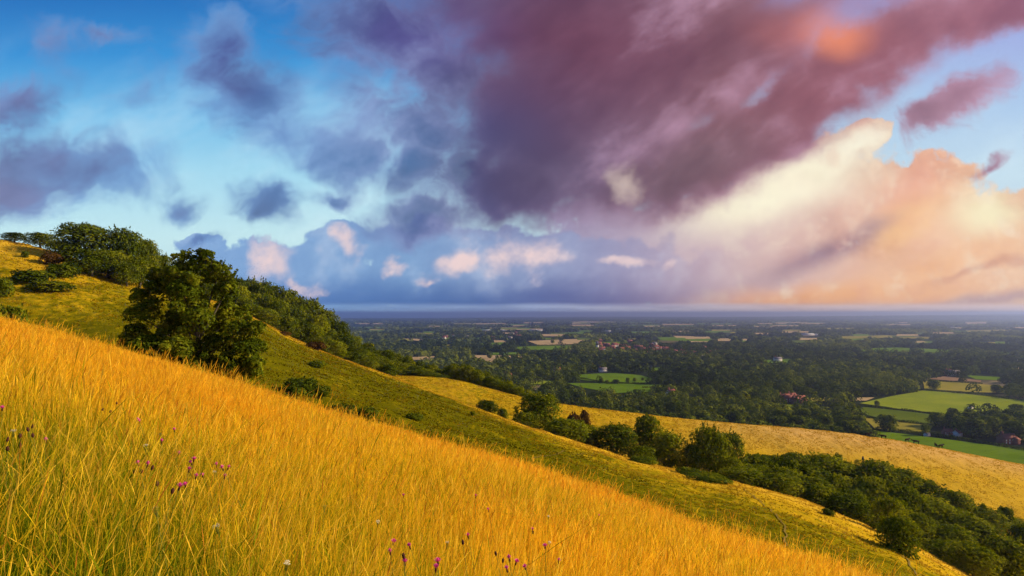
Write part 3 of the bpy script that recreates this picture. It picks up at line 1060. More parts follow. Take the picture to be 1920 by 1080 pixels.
# ---- trees on the back of the second spur
BK = np.array([(832, 693), (850, 685), (880, 690), (930, 708), (960, 722), (985, 735), (1010, 742)])
px = 838
while px < 1000:
    for dy in (14, 34):
        t = np.interp(px, BK[:, 0], BK[:, 1]) + (0 if dy == 14 else -3) + random.uniform(-3, 4)
        tree_px(px + random.uniform(-4, 4), t, look(T_y2, px) + dy, random.uniform(26, 38), random.choice(['round', 'tall', 'pale', 'round']),
                ordn('belt', dy) + ' tree from the left in the ' + ('front' if dy == 14 else 'back') + ' row of belt behind second spur', group='tree belt behind the second spur')
    px += random.uniform(12, 18)

# ---- clump in the combe between the spurs
CL = 'trees in the combe between the spurs'
for (px, top, Y, w, kind, lab) in [
    (912, 751, 168, 48, 'round', 'small rounded tree highest in the combe between the two spurs'),
    (942, 766, 166, 24, 'round', 'little tree squeezed beside the highest rounded tree of combe'),
    (1010, 739, 158, 96, 'round', 'big dome crowned tree standing tall against the second golden spur'),
    (985, 772, 152, 60, 'round', 'dark tree under the left side of the big dome tree'),
    (1096, 769, 168, 26, 'rusty', 'small dark upright tree with reddish tint beside the big dome tree'),
    (1062, 787, 148, 100, 'pale', 'wide light green tree below and right of the big dome tree'),
    (1108, 800, 150, 60, 'pale', 'light green tree between the wide pale tree and tall cluster'),
    (1158, 797, 146, 92, 'round', 'bushy tree left of the tall split topped tree in combe'),
    (1214, 779, 150, 72, 'tall', 'tall split topped dark tree in middle of the combe'),
    (1255, 812, 142, 74, 'pale', 'light green rounded tree right of the tall split topped tree'),
    (1330, 803, 142, 86, 'spread', 'dense dark tree with drooping crown in the middle of combe'),
    (1368, 812, 146, 66, 'round', 'dark tree leaning on right side of the drooping dense tree'),
    (1300, 835, 140, 54, 'round', 'short dark tree at left foot of the drooping dense tree'),
    (1372, 858, 136, 50, 'pale', 'low pale shrubby tree at right foot of the drooping tree'),
    (1205, 838, 138, 60, 'pale', 'low pale tree along the near edge of the combe'),
]:
    tree_px(px, top, Y, w, kind, lab, group=CL)
tree_px(1076, 776, 172, 34, 'rusty_bush', 'rusty red bush between the big dome tree and dark upright tree', name='bush', cat='bush')

# ---- the big wood at the lower right
FRONT = np.array([(1390, 858), (1420, 850), (1480, 852), (1530, 851), (1560, 868), (1620, 869), (1655, 868), (1700, 890), (1760, 902), (1800, 926),
                  (1850, 956), (1880, 995), (1920, 1040)])
BASE = 'trees of the big wood at the lower right'
for row, (f, step) in enumerate(((0.12, 62), (0.38, 58), (0.72, 54), (1.0, 48))):
    px = 1395 + row * 13
    while px < 1905:
        y1, yv = look(T_y1, px), look(T_yv, px)
        Y = y1 + 6 + (yv + 6 - y1) * f + random.uniform(-2, 2)
        top = np.interp(px, FRONT[:, 0], FRONT[:, 1])
        front_top = min(look(T_r1, px) - 30, top + 60 + (px - 1390) * 0.14)
        t = top + (front_top - top) * (1 - f) + random.uniform(-5, 7)
        w = random.uniform(70, 104)
        if row == 0 and 1615 < px < 1750:       # the grass runs up to a pair of pale trees here
            px += step
            continue
        if row == 0:
            w *= 1.05
        lab = ordn('big', row) + (' tree from the left along the near grassy edge of the lower right wood',
               ' tree from the left in the second row of the lower right wood',
               ' tree from the left in the third row of the lower right wood',
               ' tree from the left along the far edge of the lower right wood')[row]
        tree_px(px, t, Y, w, random.choice(['round', 'spread', 'pale', 'tall', 'pale']) if row else random.choice(['round', 'pale', 'pale']), lab,
                group=BASE + (', near edge', ', second row', ', third row', ', far edge')[row])
        px += step * random.uniform(0.85, 1.2)
for (px, top, Y, w, kind, lab) in [
    (1825, 1022, 88, 90, 'pale', 'light green tree at the bottom edge below the big wood'),
    (1885, 1010, 92, 96, 'pale', 'light green tree in the bottom right corner of the photograph'),
    (1915, 985, 120, 50, 'round', 'dark tree cut by the right edge above the bottom corner'),
]:
    tree_px(px, top, Y, w, kind, lab, group='pale trees before the lower right wood')

# ---- bushes on the open slopes
SL = 'bushes on the open slopes'
for (px, top, Y, w, kind, lab) in [
    (776, 776, 84, 42, 'bush', 'round dark bush alone on the green slope left of centre'),
    (566, 708, 78, 66, 'bush', 'tall straggling dark bush on the slope right of lone tree'),
    (548, 722, 70, 46, 'bush', 'dark bush hugging the left side of the straggling bush'),
    (600, 722, 80, 40, 'bush', 'low bush trailing from the right of the straggling bush'),
    (640, 757, 72, 62, 'bush', 'low wide dark bush at the brow of the golden meadow'),
    (688, 762, 76, 44, 'bush', 'thin low bush right of the wide bush at the brow'),
    (594, 675, 108, 36, 'bush', 'dark hollow bush high on the slope under the spur crest'),
    (533, 621, 146, 30, 'rusty_bush', 'rusty brown bush upper one on crest of first spur'),
    (590, 641, 150, 40, 'rusty_bush', 'rusty brown bush lower one on crest of first spur'),
    (886, 778, 110, 10, 'bush', 'tiny dark bush alone on upper part of the first spur'),
    (1205, 858, 112, 60, 'bush', 'flat dark bush on the crest of spur by the combe'),
    (1330, 890, 96, 84, 'bush', 'wide flat bush patch on the golden spur above its path'),
    (1292, 878, 104, 50, 'bush', 'small flat bush left of the wide bush patch'),
    (1553, 986, 84, 24, 'bush', 'small dark bush under the thin sapling on the slope'),
    (1570, 851, 168, 20, 'bush', 'lone green bush on the face of the second golden spur'),
    (1843, 945, 150, 12, 'bush', 'tiny round bush on golden spur right of the big wood'),
    (1885, 950, 150, 26, 'bush', 'thin low bush near right edge on the golden spur'),
]:
    tree_px(px, top, Y, w, kind, lab, name='bush', cat='bush', group=SL)
tree_px(1549, 966, 84, 13, 'tall', 'thin lone sapling on the golden spur slope', name='sapling', cat='sapling')


# ------------------------------------------------------------------ the golden meadow
def grass_material(name, ramp, trans=0.5, attr_name='hue'):
    m, nt, out = new_mat(name)
    h, _ = attr_node(nt, attr_name)
    c = nt.ramp(h, ramp)
    d = nt.n('ShaderNodeBsdfDiffuse')
    nt.put(d.inputs['Color'], c)
    t = nt.n('ShaderNodeBsdfTranslucent')
    nt.put(t.inputs['Color'], c)
    mx = nt.n('ShaderNodeMixShader')
    mx.inputs[0].default_value = trans
    nt.t.links.new(d.outputs[0], mx.inputs[1])
    nt.t.links.new(t.outputs[0], mx.inputs[2])
    nt.t.links.new(mx.outputs[0], out.inputs['Surface'])
    return m


M_GRASS = grass_material('meadow_grass', [(0.0, (0.10, 0.16, 0.004)), (0.20, (0.32, 0.35, 0.008)), (0.40, (0.82, 0.56, 0.016)),
                                          (0.66, (0.95, 0.54, 0.022)), (0.83, (0.93, 0.48, 0.022)), (0.88, (0.55, 0.22, 0.020)), (0.91, (0.55, 0.22, 0.020)), (0.95, (0.98, 0.63, 0.050))])


def build_meadow():
    g = np.random.default_rng(3)
    V, Q, T3, HUE = [], [], [], []
    off = 0
    for (ya, yb, dens, wid, pxa, pxb) in ((1.3, 5.5, 2100, 0.0034, -420, 2300), (5.5, 13, 1050, 0.0058, -330, 2200),
                                          (13, 28, 460, 0.0095, -330, 2150), (28, 62, 150, 0.019, -330, 1500)):
        ua, ub = (pxa - EX) / F, (pxb - EX) / F
        n = int(0.5 * (ub - ua) * (yb * yb - ya * ya) * dens)
        Y = np.sqrt(g.uniform(ya * ya, yb * yb, n))
        px = g.uniform(pxa, pxb, n)
        ok = Y < look(T_ye, px) * 1.35
        Y, px = Y[ok], px[ok]
        X_ = (px - EX) / F * Y
        patch = fbm(X_ / 1.1, Y / 1.1, 3, 5)
        big = fbm(X_ / 5.0 + 9, Y / 5.0, 3, 15)
        ok = g.random(len(Y)) < np.clip(0.35 + 1.4 * (patch - 0.25), 0.2, 1)
        X_, Y, patch, big, px = X_[ok], Y[ok], patch[ok], big[ok], px[ok]
        n = len(Y)
        Z = ground_z(X_, Y) - 0.03
        stem = g.random(n) < (0.42 if ya < 13 else 0.5)
        h = np.where(stem, g.uniform(0.42, 0.78, n), g.uniform(0.22, 0.52, n)) * (0.65 + 0.75 * patch)
        # wind from the left and behind, leaning the heads right and downhill, in gusts
        gust = fbm(X_ / 2.3 + 30, Y / 2.3, 2, 25)
        lean = (0.08 + 0.34 * gust) * g.uniform(0.3, 1.5, n) + (g.random(n) < 0.10) * g.uniform(0.2, 1.3, n)
        la = np.radians(8) + g.normal(0, 1.5, n) + (gust - 0.5) * 1.5
        ld = np.stack([np.cos(la), np.sin(la), np.zeros(n)], 1)
        fa = g.uniform(0, math.pi, n)
        fd = np.stack([np.cos(fa), np.sin(fa) * 0.6, np.zeros(n)], 1)
        root = np.stack([X_, Y, Z], 1)
        w = wid * g.uniform(0.6, 1.4, n) * np.where(stem, 0.62, 1.1)

        def pt(t):
            return root + np.stack([np.zeros(n), np.zeros(n), h * (t - 0.30 * lean * t * t)], 1) + ld * (h * lean * 1.1 * t ** 1.9)[:, None]
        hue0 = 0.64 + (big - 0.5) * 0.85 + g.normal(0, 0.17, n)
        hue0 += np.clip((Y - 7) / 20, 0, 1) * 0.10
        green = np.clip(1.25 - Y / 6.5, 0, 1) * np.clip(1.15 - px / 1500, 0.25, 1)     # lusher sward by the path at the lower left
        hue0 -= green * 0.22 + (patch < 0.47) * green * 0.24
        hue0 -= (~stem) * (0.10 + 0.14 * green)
        h = h * np.where(stem & (g.random(n) < 0.05), 1.45, 1.0)
        # leaves: two joints and a point
        for sel, ts, ws in ((~stem, (0.0, 0.55, 1.0), (1.0, 0.8, 0.08)), (stem, (0.0, 0.5, 0.80, 0.90, 1.0), (0.55, 0.42, 0.45, 1.35, 0.25))):
            k = int(sel.sum())
            if not k:
                continue
            m = len(ts)
            pts = []
            for t_, w_ in zip(ts, ws):
                p = pt(t_)[sel]
                e = fd[sel] * (w[sel] * w_)[:, None]
                pts += [p - e, p + e]
            vv = np.stack(pts, 1)              # k, 2m, 3
            V.append(vv.reshape(-1, 3))
            base = off + np.arange(k)[:, None] * (2 * m)
            for i in range(m - 1):
                Q.append(base + np.array([[2 * i, 2 * i + 1, 2 * i + 3, 2 * i + 2]]))
            hu = hue0[sel]
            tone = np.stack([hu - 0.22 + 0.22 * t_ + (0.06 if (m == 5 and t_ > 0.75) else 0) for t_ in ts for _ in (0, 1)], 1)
            tone = np.clip(tone, 0, 0.84)
            if m == 5:
                who = g.random(k)
                pale = who < 0.22
                tone[pale, 4:] = 0.97
                tone[(who > 0.955), 4:] = 0.895
                tone[(who > 0.30) & (who < 0.34), :] = 0.97
            HUE.append(tone.ravel())
            off += k * 2 * m
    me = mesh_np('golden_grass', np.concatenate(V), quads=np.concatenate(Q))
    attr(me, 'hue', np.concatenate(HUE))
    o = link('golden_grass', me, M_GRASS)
    tag(o, 'tall golden and green grass of the near meadow slope', 'grass', kind='stuff')


build_meadow()


# ---- short tussocks on the spurs
M_TUSS = grass_material('tussock_grass', [(0.08, (0.10, 0.094, 0.002)), (0.34, (0.21, 0.165, 0.003)), (0.55, (0.37, 0.245, 0.006)),
                                          (0.78, (0.44, 0.28, 0.011)), (1.0, (0.54, 0.34, 0.022))], 0.5)


def build_tussocks():
    g = np.random.default_rng(9)
    n = 300000
    Y = np.sqrt(g.uniform(44 ** 2, 232 ** 2, n))
    px = g.uniform(-80, 2000, n)
    X_ = (px - EX) / F * Y
    _, Yd, y1, y2, dry_light = dry_light_at(X_, Y)
    yv = look(T_yv, px)
    ok = (Y > look(T_ye, px) * 1.5) & ((Y < y1 + 5) | (Y > yv)) & (Y < y2 + 6)
    clump = fbm(X_ / 2.2, Y / 2.2, 3, 81)
    ok &= g.random(n) < np.clip((clump - 0.30) * 3.2, 0.05, 1)
    X_, Y, dry_light, clump, px = X_[ok], Y[ok], dry_light[ok], clump[ok], px[ok]
    n = len(Y)
    Z = ground_z(X_, Y) - 0.05
    root = np.stack([X_, Y, Z], 1)
    f = dry_light + (fbm(X_ / 9, Y / 9, 4, 91) - 0.5) * 0.8 + (clump - 0.45) * 1.0 + g.normal(0, 0.14, n)
    V, T3, HU = [], [], []
    off = 0
    for k in range(3):
        a = g.uniform(0, 6.28, n)
        w = g.uniform(0.05, 0.16, n) * (0.6 + Y / 160)
        h = g.uniform(0.06, 0.24, n) * (0.55 + clump)
        d = np.stack([np.cos(a) * w, np.sin(a) * w * 0.5, np.zeros(n)], 1)
        tip = root + np.stack([g.normal(0.06, 0.10, n), g.normal(0, 0.08, n), h], 1)
        V.append(np.stack([root - d, root + d, tip], 1).reshape(-1, 3))
        T3.append(off + np.arange(n * 3).reshape(-1, 3))
        HU.append(np.stack([f + 0.02, f + 0.02, f + 0.24], 1).ravel())
        off += n * 3
    me = mesh_np('tussock_grass', np.concatenate(V), tris=np.concatenate(T3))
    attr(me, 'hue', np.clip(np.concatenate(HU), 0, 1))
    o = link('tussock_grass', me, M_TUSS)
    tag(o, 'short tussocky turf covering the two grassy spurs', 'grass', kind='stuff')


build_tussocks()


def plain_mat(name, c, rough=0.8, spec=0.1):
    m, nt, out = new_mat(name)
    b = nt.n('ShaderNodeBsdfPrincipled')
    b.inputs['Roughness'].default_value = rough
    b.inputs['Specular IOR Level'].default_value = spec
    tc = nt.n('ShaderNodeTexCoord')
    nz = nt.noise(X(nt, tc.outputs['Object']), 3.0, 3.0, 0.6)
    nt.put(b.inputs['Base Color'], nt.mix(nz, tuple(q * 0.78 for q in c), tuple(min(1, q * 1.15) for q in c)))
    nt.t.links.new(b.outputs[0], out.inputs['Surface'])
    return m


# ---- sheep tracks worn into the spurs
def on_slope(px, py):
    u, v = uv(px, py)
    ya, yb = float(look(T_ye, px)) * 1.8, float(look(T_y1, px)) + 1
    ys = np.linspace(ya, yb, 500)
    k = np.nonzero(ground_z(u * ys, ys, False) >= v * ys)[0]
    Y = ys[k[0]] if len(k) else yb
    return np.array([u * Y, Y])


for (px, top, base, w, kind, lab) in ((1667, 934, 1006, 56, 'pale', 'pale pointed tree standing forward of the big lower right wood'),
                                      (1686, 970, 1034, 70, 'pale', 'round light green tree in the grass before the pale pointed tree')):
    q = on_slope(px, base)
    tree_px(px, top, q[1], w * 1.15, kind, lab, sink=2.0, group='pale trees before the lower right wood')
M_TRACK = plain_mat('trodden_soil', (0.15, 0.105, 0.009))
for pts in ([(1395, 921), (1420, 938), (1445, 955), (1460, 972), (1470, 992), (1473, 1012), (1471, 1030)],
            [(1668, 1022), (1690, 1040), (1705, 1058), (1722, 1082)],
            [(1000, 862), (1060, 850), (1120, 858)]):
    P_ = np.array([on_slope(*q) for q in pts])
    t_ = np.linspace(0, len(P_) - 1, 90)
    xy_ = np.column_stack([np.interp(t_, np.arange(len(P_)), P_[:, k]) for k in (0, 1)])
    xy_ += 0.5 * np.column_stack([fbm(t_ * 3, t_ * 0, 2, 7) - 0.5, fbm(t_ * 3, t_ * 0 + 9, 2, 8) - 0.5])
    d_ = unit(np.gradient(xy_, axis=0))
    n_ = np.column_stack([-d_[:, 1], d_[:, 0]]) * (0.04 + 0.08 * fbm(t_ * 2, t_ * 0 + 4, 2, 5))[:, None]
    V_ = []
    for s_ in (-1, 1):
        e_ = xy_ + n_ * s_
        V_.append(np.column_stack([e_, ground_z(e_[:, 0], e_[:, 1]) + 0.10]))
    k_ = len(t_)
    Q_ = np.array([(i, i + 1, k_ + i + 1, k_ + i) for i in range(k_ - 1)])
    o_ = link('path', mesh_np('path', np.concatenate(V_), quads=Q_), M_TRACK)
    o_['kind'] = 'structure'


# ---- wild flowers in the grass
M_STALK = plain_mat('flower_stalk', (0.16, 0.17, 0.02))
M_PURPLE = plain_mat('purple_florets', (0.80, 0.11, 0.42))
M_SEED = plain_mat('brown_seed_head', (0.060, 0.022, 0.014))
M_CREAM = plain_mat('cream_florets', (0.80, 0.72, 0.42))


def flower_meshes():
    g = np.random.default_rng(41)
    st = tubes([([(0, 0, -0.6), (0.01, 0, -0.3), (0, 0, 0)], [0.0032, 0.0028, 0.0024])])
    stalk = mesh_np('stalk', st[0], quads=st[1])
    cal = tubes([([(0, 0, -0.012), (0, 0, -0.004), (0, 0, 0.006), (0, 0, 0.014)], [0.003, 0.008, 0.008, 0.005])])
    calyx = mesh_np('calyx', cal[0], quads=cal[1])
    V, Q, off = [], [], 0
    for i in range(46):                         # brush of florets
        a = g.uniform(0, 6.28)
        t = g.uniform(0.0, 1.0) ** 0.6
        b = np.array([math.cos(a) * 0.006 * t, math.sin(a) * 0.006 * t, 0.010])
        tip = np.array([math.cos(a) * 0.024 * t, math.sin(a) * 0.024 * t, 0.034 - 0.014 * t])
        s = np.array([-math.sin(a), math.cos(a), 0]) * 0.0030
        V += [b - s * 0.5, b + s * 0.5, tip + s, tip - s]
        Q.append((off, off + 1, off + 2, off + 3))
        off += 4
    brush = mesh_np('brush', np.array(V), quads=np.array(Q))
    sd = tubes([([(0, 0, -0.010), (0, 0, 0.0), (0, 0, 0.012), (0, 0, 0.022)], [0.003, 0.013, 0.013, 0.005])])
    seed = mesh_np('seed', sd[0], quads=sd[1])
    V, Q, off = [], [], 0
    ray = []
    for i in range(24):                         # umbel: little plates of florets on rays
        a = i * 2.4
        r = 0.030 * math.sqrt((i + 0.5) / 24)
        c = np.array([math.cos(a) * r, math.sin(a) * r, 0.030 - r * r * 6 + g.uniform(-0.006, 0.006)])
        ray.append(([(0, 0, -0.02), tuple(c)], [0.0010, 0.0008]))
        for k in range(6):
            b = k * math.pi / 3
            q = c + np.array([math.cos(b), math.sin(b), 0.1]) * 0.0030
            V += [q + np.array(d) * 0.0022 for d in ((-1, -1, 0.3), (1, -1, 0), (1, 1, 0.3), (-1, 1, 0))]
            Q.append((off, off + 1, off + 2, off + 3))
            off += 4
    umb = mesh_np('umbel', np.array(V), quads=np.array(Q))
    rv = tubes(ray)
    rays = mesh_np('rays', rv[0], quads=rv[1])
    for me, mt in ((stalk, M_STALK), (calyx, M_SEED), (brush, M_PURPLE), (seed, M_SEED), (umb, M_CREAM), (rays, M_STALK)):
        me.materials.append(mt)
    return stalk, calyx, brush, seed, umb, rays


STALK, CALYX, BRUSH, SEED, UMBEL, RAYS = flower_meshes()


def in_grass(px, py, h):
    """Where a head standing h above the turf shows at a pixel."""
    u, v = uv(px, py)
    ys = np.linspace(1.6, 45, 900)
    d = ground_z(u * ys, ys) + h - v * ys
    k = np.nonzero(d > 0)[0]
    i = k[0] if len(k) and k[0] > 0 else int(np.argmin(np.abs(d)))
    return np.array([u * ys[i], ys[i], v * ys[i]])


def flower(px, py, kind, label, group):
    p = in_grass(px, py, random.uniform(0.60, 0.74))
    nm, cat = {'purple': ('thistle_flower', 'flower'), 'seed': ('seed_head_stalk', 'seed head'), 'umbel': ('umbel_flower', 'flower')}[kind]
    s = random.uniform(0.50, 0.80) * (0.72 if kind == 'umbel' else 1.0)
    e = empty(nm, p, random.uniform(0, 6.28), (s, s, 1.0))
    e.rotation_euler = (random.uniform(-0.3, 0.3), random.uniform(-0.3, 0.3), e.rotation_euler[2])
    tag(e, label, cat, group)
    parts = {'purple': (('stem', STALK), ('calyx', CALYX), ('flower_head', BRUSH)),
             'seed': (('stem', STALK), ('seed_head', SEED)),
             'umbel': (('stem', STALK), ('ray', RAYS), ('flower_head', UMBEL))}[kind]
    for n_, me in parts:
        c = bpy.data.objects.new(n_, me)
        col.objects.link(c)
        c.parent = e


A_ = [(260, 872), (276, 874), (334, 853), (359, 870), (363, 864), (354, 883), (367, 896), (381, 894), (348, 912), (336, 916), (406, 874), (418, 880),
      (427, 879), (421, 896)]
B_ = [(262, 792), (257, 789), (303, 830), (327, 808), (86, 828), (4, 768)]
C_ = [(757, 931), (878, 1007), (769, 1027), (732, 1038), (821, 1057), (817, 1069), (737, 1020), (759, 1058), (892, 932), (916, 958)]
D_ = [(1022, 1027), (998, 995), (955, 1050), (967, 1057), (986, 1067), (951, 1070), (1048, 1055), (1123, 968)]
for pts, lab, grp in ((A_, 'purple thistle flower in the loose patch of flowers in lower left grass', 'purple thistles, lower left patch'),
                      (B_, 'purple thistle flower scattered above the lower left patch in grass', 'purple thistles, upper left scatter'),
                      (C_, 'purple thistle flower in the grass along the bottom middle edge', 'purple thistles, bottom middle'),
                      (D_, 'purple thistle flower in the grass right of the bottom middle', 'purple thistles, right of middle')):
    for q in pts:
        flower(*q, 'purple', lab, grp)
for q in [(14, 826), (37, 819), (37, 837), (14, 843), (53, 807), (62, 818), (60, 801)]:
    flower(*q, 'seed', 'dark round seed head on a stalk at the left edge of grass', 'dark seed heads, left edge')
for q in [(192, 769), (207, 773), (219, 757), (252, 887), (264, 886), (285, 879), (323, 923), (295, 909), (943, 1053), (930, 1040), (868, 1019), (757, 1045), (1000, 1000)]:
    flower(*q, 'seed', 'dark seed head on a thin stalk among the golden grass', 'dark seed heads among the grass')
for (px, py), lab in zip([(293, 963), (273, 842), (402, 892), (302, 820), (537, 1065), (408, 996), (608, 956), (25, 816), (708, 984), (838, 1025), (1030, 1022), (1028, 972)],
                         ['large cream flat flower head alone in the lower left grass', 'small cream flower head above the purple thistle patch',
                          'cream flower head at the right side of the thistle patch', 'tiny cream flower head highest above the thistle patch',
                          'cream flower head at the bottom edge left of centre', 'cream flower head below the thistle patch in golden grass',
                          'cream flower head in grass below the wide dark bush', 'cream flower head beside the dark seed heads at left edge',
                          'cream flower head in the middle of golden grass', 'cream flower head among thistles at the bottom middle',
                          'cream flower head beside a purple thistle right of middle', 'yellowish cream flower head in golden grass right of centre']):
    flower(px, py, 'umbel', lab, 'cream umbel flowers in the grass')


# ------------------------------------------------------------------ the plain: fields, hedges, woods, houses
def field_material(name, a, b):
    m, nt, out = new_mat(name)
    bs = nt.n('ShaderNodeBsdfDiffuse')
    geo = nt.n('ShaderNodeNewGeometry')
    pos = X(nt, geo.outputs['Position'])
    x_, y_, z_ = nt.sep(pos)
    n = nt.noise(pos, 0.02, 4.0, 0.6)
    rows = nt.noise(nt.vec(x_ * 0.02 + y_ * 0.01, y_ * 0.35 - x_ * 0.12, 0.0), 1.0, 2.0, 0.5)
    nt.put(bs.inputs['Color'], nt.mix(n * 1.3 + rows * 0.6 - 0.45, tuple(q * 0.85 for q in a), tuple(q * 1.1 for q in b)))
    nt.t.links.new(bs.outputs[0], out.inputs['Surface'])
    return m


FM = {
    'green': field_material('pasture_green', (0.070, 0.135, 0.004), (0.125, 0.195, 0.008)),
    'dark': field_material('pasture_dark', (0.060, 0.095, 0.005), (0.105, 0.135, 0.009)),
    'lime': field_material('pasture_lime', (0.14, 0.20, 0.010), (0.235, 0.26, 0.016)),
    'yellow': field_material('pasture_yellow', (0.17, 0.17, 0.015), (0.30, 0.24, 0.035)),
    'tan': field_material('stubble', (0.30, 0.215, 0.095), (0.46, 0.33, 0.16)),
    'brown': field_material('ploughed_earth', (0.19, 0.115, 0.06), (0.28, 0.18, 0.10)),
}
FIELDS = [
    ('green', [(1062, 719), (1090, 727), (1153, 738), (1220, 735), (1262, 731), (1252, 723), (1231, 722), (1140, 719)]),
    ('green', [(1073, 704), (1120, 701), (1153, 700), (1200, 704), (1231, 712), (1215, 719), (1140, 718), (1090, 713)]),
    ('lime', [(988, 717), (1026, 713), (1046, 716), (1030, 722), (990, 722)]),
    ('tan', [(878, 666), (985, 668), (988, 672), (940, 673), (925, 681), (900, 677)]),
    ('tan', [(750, 671), (822, 668), (820, 674), (760, 676)]),
    ('green', [(965, 651), (1010, 649), (1075, 648), (1060, 657), (975, 657)]),
    ('tan', [(990, 640), (1050, 637), (1112, 635), (1095, 641), (1080, 646), (1010, 648)]),
    ('green', [(887, 645), (945, 642), (945, 647), (890, 648)]),
    ('tan', [(1012, 627), (1062, 627), (1058, 631), (1020, 631)]),
    ('green', [(910, 662), (972, 661), (972, 665), (915, 666)]),
    ('green', [(1110, 642), (1165, 641), (1160, 648), (1115, 647)]),
    ('green', [(1597, 660), (1640, 653), (1690, 652), (1790, 657), (1770, 664), (1690, 660)]),
    ('brown', [(1740, 711), (1770, 706), (1840, 714), (1838, 719)]),
    ('yellow', [(1731, 716), (1760, 714), (1840, 721), (1893, 727), (1890, 738), (1820, 736), (1733, 730)]),
    ('lime', [(1612, 757), (1670, 744), (1730, 733), (1800, 738), (1920, 752), (1990, 760), (1990, 790), (1920, 781), (1860, 771), (1775, 778), (1690, 768)]),
    ('dark', [(1590, 770), (1620, 764), (1690, 771), (1760, 779), (1790, 790), (1740, 796), (1650, 785)]),
    ('yellow', [(1618, 783), (1650, 787), (1750, 799), (1740, 813), (1640, 804)]),
    ('green', [(1625, 807), (1700, 815), (1800, 828), (1990, 852), (1990, 900), (1920, 885), (1800, 858), (1700, 840), (1640, 826)]),
    ('green', [(1810, 704), (1900, 709), (1905, 715), (1830, 712)]),
    ('yellow', [(1500, 747), (1560, 745), (1560, 753), (1510, 753)]),
    ('tan', [(1600, 746), (1640, 746), (1625, 752), (1595, 752)]),
    ('yellow', [(1530, 774), (1565, 775), (1560, 781), (1535, 780)]),
    ('lime', [(1463, 759), (1490, 760), (1485, 765), (1462, 764)]),
    ('green', [(1232, 633), (1268, 632), (1310, 633), (1335, 635), (1335, 641), (1240, 639)]),
    ('tan', [(1262, 630), (1300, 631), (1310, 634), (1268, 634)]),
    ('tan', [(1346, 635), (1370, 635), (1370, 640), (1346, 640)]),
    ('tan', [(1384, 636), (1404, 636), (1404, 639), (1384, 639)]),
    ('green', [(1429, 676), (1485, 673), (1484, 681), (1432, 681)]),
    ('green', [(1200, 692), (1240, 689), (1242, 695), (1202, 697)]),
    ('tan', [(1502, 628), (1540, 628), (1540, 630), (1502, 631)]),
    ('yellow', [(1575, 631), (1660, 629), (1755, 633), (1750, 636), (1660, 634), (1580, 636)]),
    ('tan', [(1808, 604), (1852, 604), (1852, 607), (1812, 607)]),
    ('yellow', [(1810, 620), (1900, 618), (1900, 622), (1815, 623)]),
    ('tan', [(1780, 614), (1806, 614), (1804, 617), (1782, 617)]),
    ('green', [(1375, 656), (1396, 656), (1395, 658), (1376, 658)]),
    ('tan', [(1320, 650), (1340, 649), (1340, 652), (1322, 652)]),
    ('tan', [(1412, 612), (1448, 612), (1448, 614), (1412, 614)]),
    ('tan', [(1336, 610), (1358, 610), (1358, 612), (1336, 612)]),
    ('dark', [(1500, 690), (1640, 694), (1735, 700), (1700, 708), (1590, 704), (1500, 699)]),
    ('green', [(820, 634), (850, 633), (850, 636), (822, 637)]),
    ('green', [(1870, 660), (1920, 661), (1920, 665), (1872, 664)]),
    ('tan', [(1895, 690), (1925, 690), (1925, 694), (1897, 693)]),
]


def lift(px, py):
    u, v = uv(px, py)
    Y = PLAIN / v
    for _ in range(6):
        Y = float(ground_z(np.array([u * Y]), np.array([Y]))[0]) / v if Y > 445 else Y
    return np.array([u * Y, Y])


def inside(px, py, poly):
    p = np.asarray(poly, dtype=float)
    r = np.zeros(np.shape(px), dtype=bool)
    j = len(p) - 1
    for i in range(len(p)):
        c = ((p[i, 1] > py) != (p[j, 1] > py)) & (px < (p[j, 0] - p[i, 0]) * (py - p[i, 1]) / (p[j, 1] - p[i, 1] + 1e-12) + p[i, 0])
        r ^= c
        j = i
    return r


import bmesh


def build_field(kind, poly):
    bm = bmesh.new()
    pts = [lift(*q) for q in poly]
    vs = [bm.verts.new((q[0], q[1], 0)) for q in pts]
    bm.faces.new(vs)
    bmesh.ops.triangulate(bm, faces=bm.faces[:])
    far = np.mean([q[1] for q in pts])
    lim = 9 + far * 0.022
    for _ in range(7):
        es = [e for e in bm.edges if e.calc_length() > lim]
        if not es or len(bm.verts) > 6000:
            break
        bmesh.ops.subdivide_edges(bm, edges=es, cuts=1)
        bmesh.ops.triangulate(bm, faces=[f for f in bm.faces if len(f.verts) > 4])
    co = np.array([v.co[:] for v in bm.verts])
    z = ground_z(co[:, 0], co[:, 1]) + 0.35 + far * 0.0004
    for v, q in zip(bm.verts, z):
        v.co.z = q
    bmesh.ops.recalc_face_normals(bm, faces=bm.faces[:])
    if sum(f.normal.z for f in bm.faces) < 0:
        bmesh.ops.reverse_faces(bm, faces=bm.faces[:])
    me = bpy.data.meshes.new('field')
    bm.to_mesh(me)
    bm.free()
    o = link('field', me, FM[kind])
    o['kind'] = 'structure'


gf = np.random.default_rng(303)
for i_ in range(90):                      # small far fields, seen almost edge on
    py = 604 + 46 * gf.random() ** 1.3
    px = gf.uniform(690 if py < 650 else 800, 1930)
    w = gf.uniform(8, 30) * (1.25 - (py - 604) / 90)
    h = 0.7 + (py - 600) * 0.034 * gf.uniform(0.7, 1.5)
    if abs(px - 1195) < 100 and abs(py - 655) < 16:
        continue
    sk = gf.uniform(-6, 6)
    FIELDS.append((['tan', 'green', 'tan', 'yellow', 'dark', 'green'][int(gf.integers(0, 6))],
                   [(px - w + sk, py - h), (px + w * 0.8 + sk, py - h * gf.uniform(0.7, 1.1)), (px + w, py + h * 0.6), (px - w * 0.9, py + h)]))
for k_, poly_ in FIELDS:
    build_field(k_, poly_)


